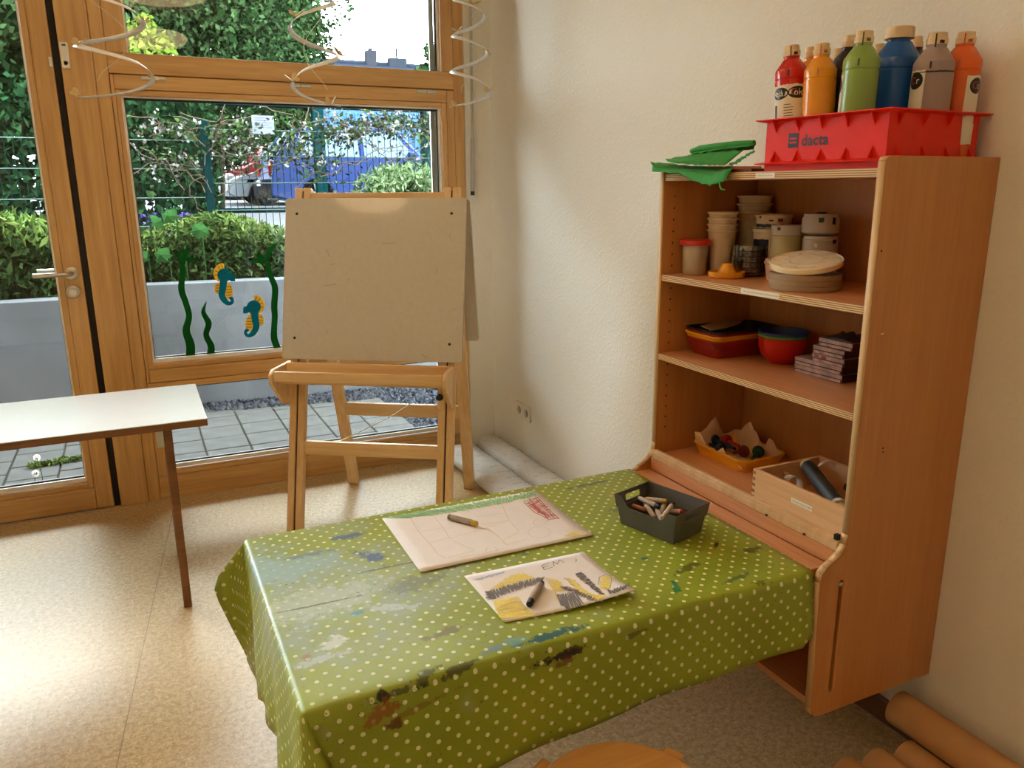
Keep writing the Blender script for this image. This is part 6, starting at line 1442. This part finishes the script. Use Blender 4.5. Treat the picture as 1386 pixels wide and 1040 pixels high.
# green crepe paper
M['crepe'] = mat('green_crepe_paper', S(44, 142, 58), .75, var=.06, vscale=60, bump=(160, .35, .001))
t = thing('crepe_paper', 'crumpled green crepe paper hanging over the left end of the shelf top', 'paper', (-.3, -2.05, ZS1))
g8 = lambda x, y: (880+x/7.7, 160+y/7.7)
def crepe(rows_px, nm, wob=.003):
    rows = []
    for r_ in rows_px:
        pts = [onx(*g8(x, y), X) if X is not None else onx(*g8(x, y), -.3) for x, y, X in r_]
        n = 16; row = []
        for k in range(n+1):
            s = k/n*(len(pts)-1); i = min(int(s), len(pts)-2); f = s-i; p = pts[i]*(1-f)+pts[i+1]*f; row.append((p[0]+wob*math.sin(k*1.9+len(rows)*2.3), p[1]+wob*.6*math.sin(k*1.1), p[2]+wob*.5*math.cos(k*2.7+len(rows))))
        rows.append(row)
    # densify between the given rows
    out = []
    for a, b in zip(rows, rows[1:]):
        for j in range(5): f = j/5; out.append([tuple(np.array(p)*(1-f)+np.array(q)*f) for p, q in zip(a, b)])
    out.append(rows[-1]); MB().grid(out).build(nm, M['crepe'], t, solid=.0012, smooth=50)
crepe([[(0, 460, -.365), (200, 470, -.30), (420, 500, -.28), (760, 510, -.28), (860, 500, -.28)], [(20, 500, -.372), (170, 540, -.365), (420, 560, -.362), (640, 600, -.362), (840, 540, -.358)], [(30, 555, -.378), (290, 575, -.374), (470, 660, -.372), (620, 705, -.372), (770, 660, -.366)]], 'hanging_fold')
crepe([[(160, 430, -.33), (440, 380, -.28), (700, 345, -.26), (985, 330, -.25)], [(175, 455, -.345), (420, 450, -.34), (600, 480, -.335), (800, 470, -.31)], [(300, 470, -.34), (480, 490, -.34), (640, 490, -.335), (780, 490, -.33)]], 'middle_fold')
crepe([[(420, 350, -.26), (620, 300, -.24), (800, 265, -.22), (1075, 235, -.20)], [(430, 375, -.27), (620, 345, -.27), (800, 315, -.26), (1080, 290, -.25)], [(470, 380, -.25), (640, 370, -.25), (860, 340, -.24), (1080, 325, -.23)]], 'rolled_fold', .002)
q0 = [onx(*g8(x, y), X) for x, y, X in ((428, 345, -.262), (520, 320, -.258), (700, 300, -.250), (900, 275, -.238), (1085, 262, -.225))]
MB().tube(q0, [.006, .0095, .0105, .0095, .008], 12).build('rolled_edge', M['crepe'], t)
crepe([[(800, 490, -.30), (900, 440, -.30), (980, 390, -.28), (1080, 335, -.27)], [(850, 500, -.33), (930, 455, -.32), (1000, 405, -.30), (1080, 355, -.28)]], 'loose_edge')
MB().tube([onx(*g8(725, 665), -.368), onx(*g8(728, 715), -.37), onx(*g8(742, 742), -.37), onx(*g8(785, 748), -.37)], [.0028, .0022, .002, .001], 6).build('torn_tail', M['crepe'], t)
t = thing('flat_folder', 'thin reddish brown folder lying under the crepe paper on the shelf top', 'folder', (-.2, -2.2, ZS1)); MB().box(-.318, -.06, -2.262, -2.09, ZS1+.0005, ZS1+.008).build('folder_card', mat('dark_red_card', S(92, 38, 26), .6, var=.05), t, bevel=.001)

# ================================================================ LOWER RIGHT: CARDBOARD TUBES AND STOOL
M['tube'] = mat('kraft_cardboard_tube', S(196, 146, 92), .65, var=.05, vscale=14)
def cardtube(lab, x, zc, y0, r=.0445):
    t = thing('cardboard_tube', lab, 'tube', (x, y0-.4, zc), group='cardboard tubes on the floor')
    n = 28; V = []
    for y in (y0, y0-1.15):
        for rr_ in (r, r-.004):
            for k in range(n): a = 2*PI*k/n; V.append((x+rr_*math.cos(a), y, zc+rr_*math.sin(a)))
    F = []
    for k in range(n):
        j = (k+1) % n; F += [(k, j, 2*n+j, 2*n+k), (n+k, 3*n+k, 3*n+j, n+j), (k, n+k, n+j, j), (2*n+k, 2*n+j, 3*n+j, 3*n+k)]
    MB().add(V, F).build('tube_wall', M['tube'], t)
cardtube('upper cardboard tube resting on the others along the wall', -.0655, .1155, -2.640)
cardtube('floor cardboard tube nearest the wall', -.1235, .0446, -2.715); cardtube('second floor cardboard tube from the wall', -.2135, .0446, -2.700)
cardtube('third floor cardboard tube from the wall', -.3035, .0446, -2.690); cardtube('outermost floor cardboard tube, farthest from the wall', -.3935, .0446, -2.690)
st = thing('round_stool', 'small round honey coloured wooden stool at the bottom edge of the picture', 'stool', (-1.035, -2.855, 0))
M['stool'] = wood('honey_stool_wood', S(196, 138, 76), S(212, 156, 94), 'x', .35, 70, 8)
zs = .385
MB().lathe([(.001, zs-.028), (.150, zs-.028), (.158, zs-.022), (.158, zs-.006), (.150, zs), (.001, zs)], (-1.035, -2.855, 0), 56).build('seat', M['stool'], st)
dirs = [math.degrees(math.atan2(q[1]+2.855, q[0]+1.035)) for q in (onz(907, 1022, .373), onz(727, 1033, .373))]
for a in dirs + [sum(dirs)/2+180]:
    ca, sa = math.cos(R(a)), math.sin(R(a)); p0 = Vector((-1.035+.205*ca, -2.855+.205*sa, 0)); p1 = Vector((-1.035+.172*ca, -2.855+.172*sa, zs-.012))
    MB().bar(p0, p1, (-sa, ca, 0), .040, .026).build('leg', M['stool'], st, bevel=.006)
    MB().bar(Vector((-1.035+.06*ca, -2.855+.06*sa, zs-.045)), Vector((-1.035+.164*ca, -2.855+.164*sa, zs-.045)), (-sa, ca, 0), .03, .026).build('seat_bearer', M['stool'], st, bevel=.003)
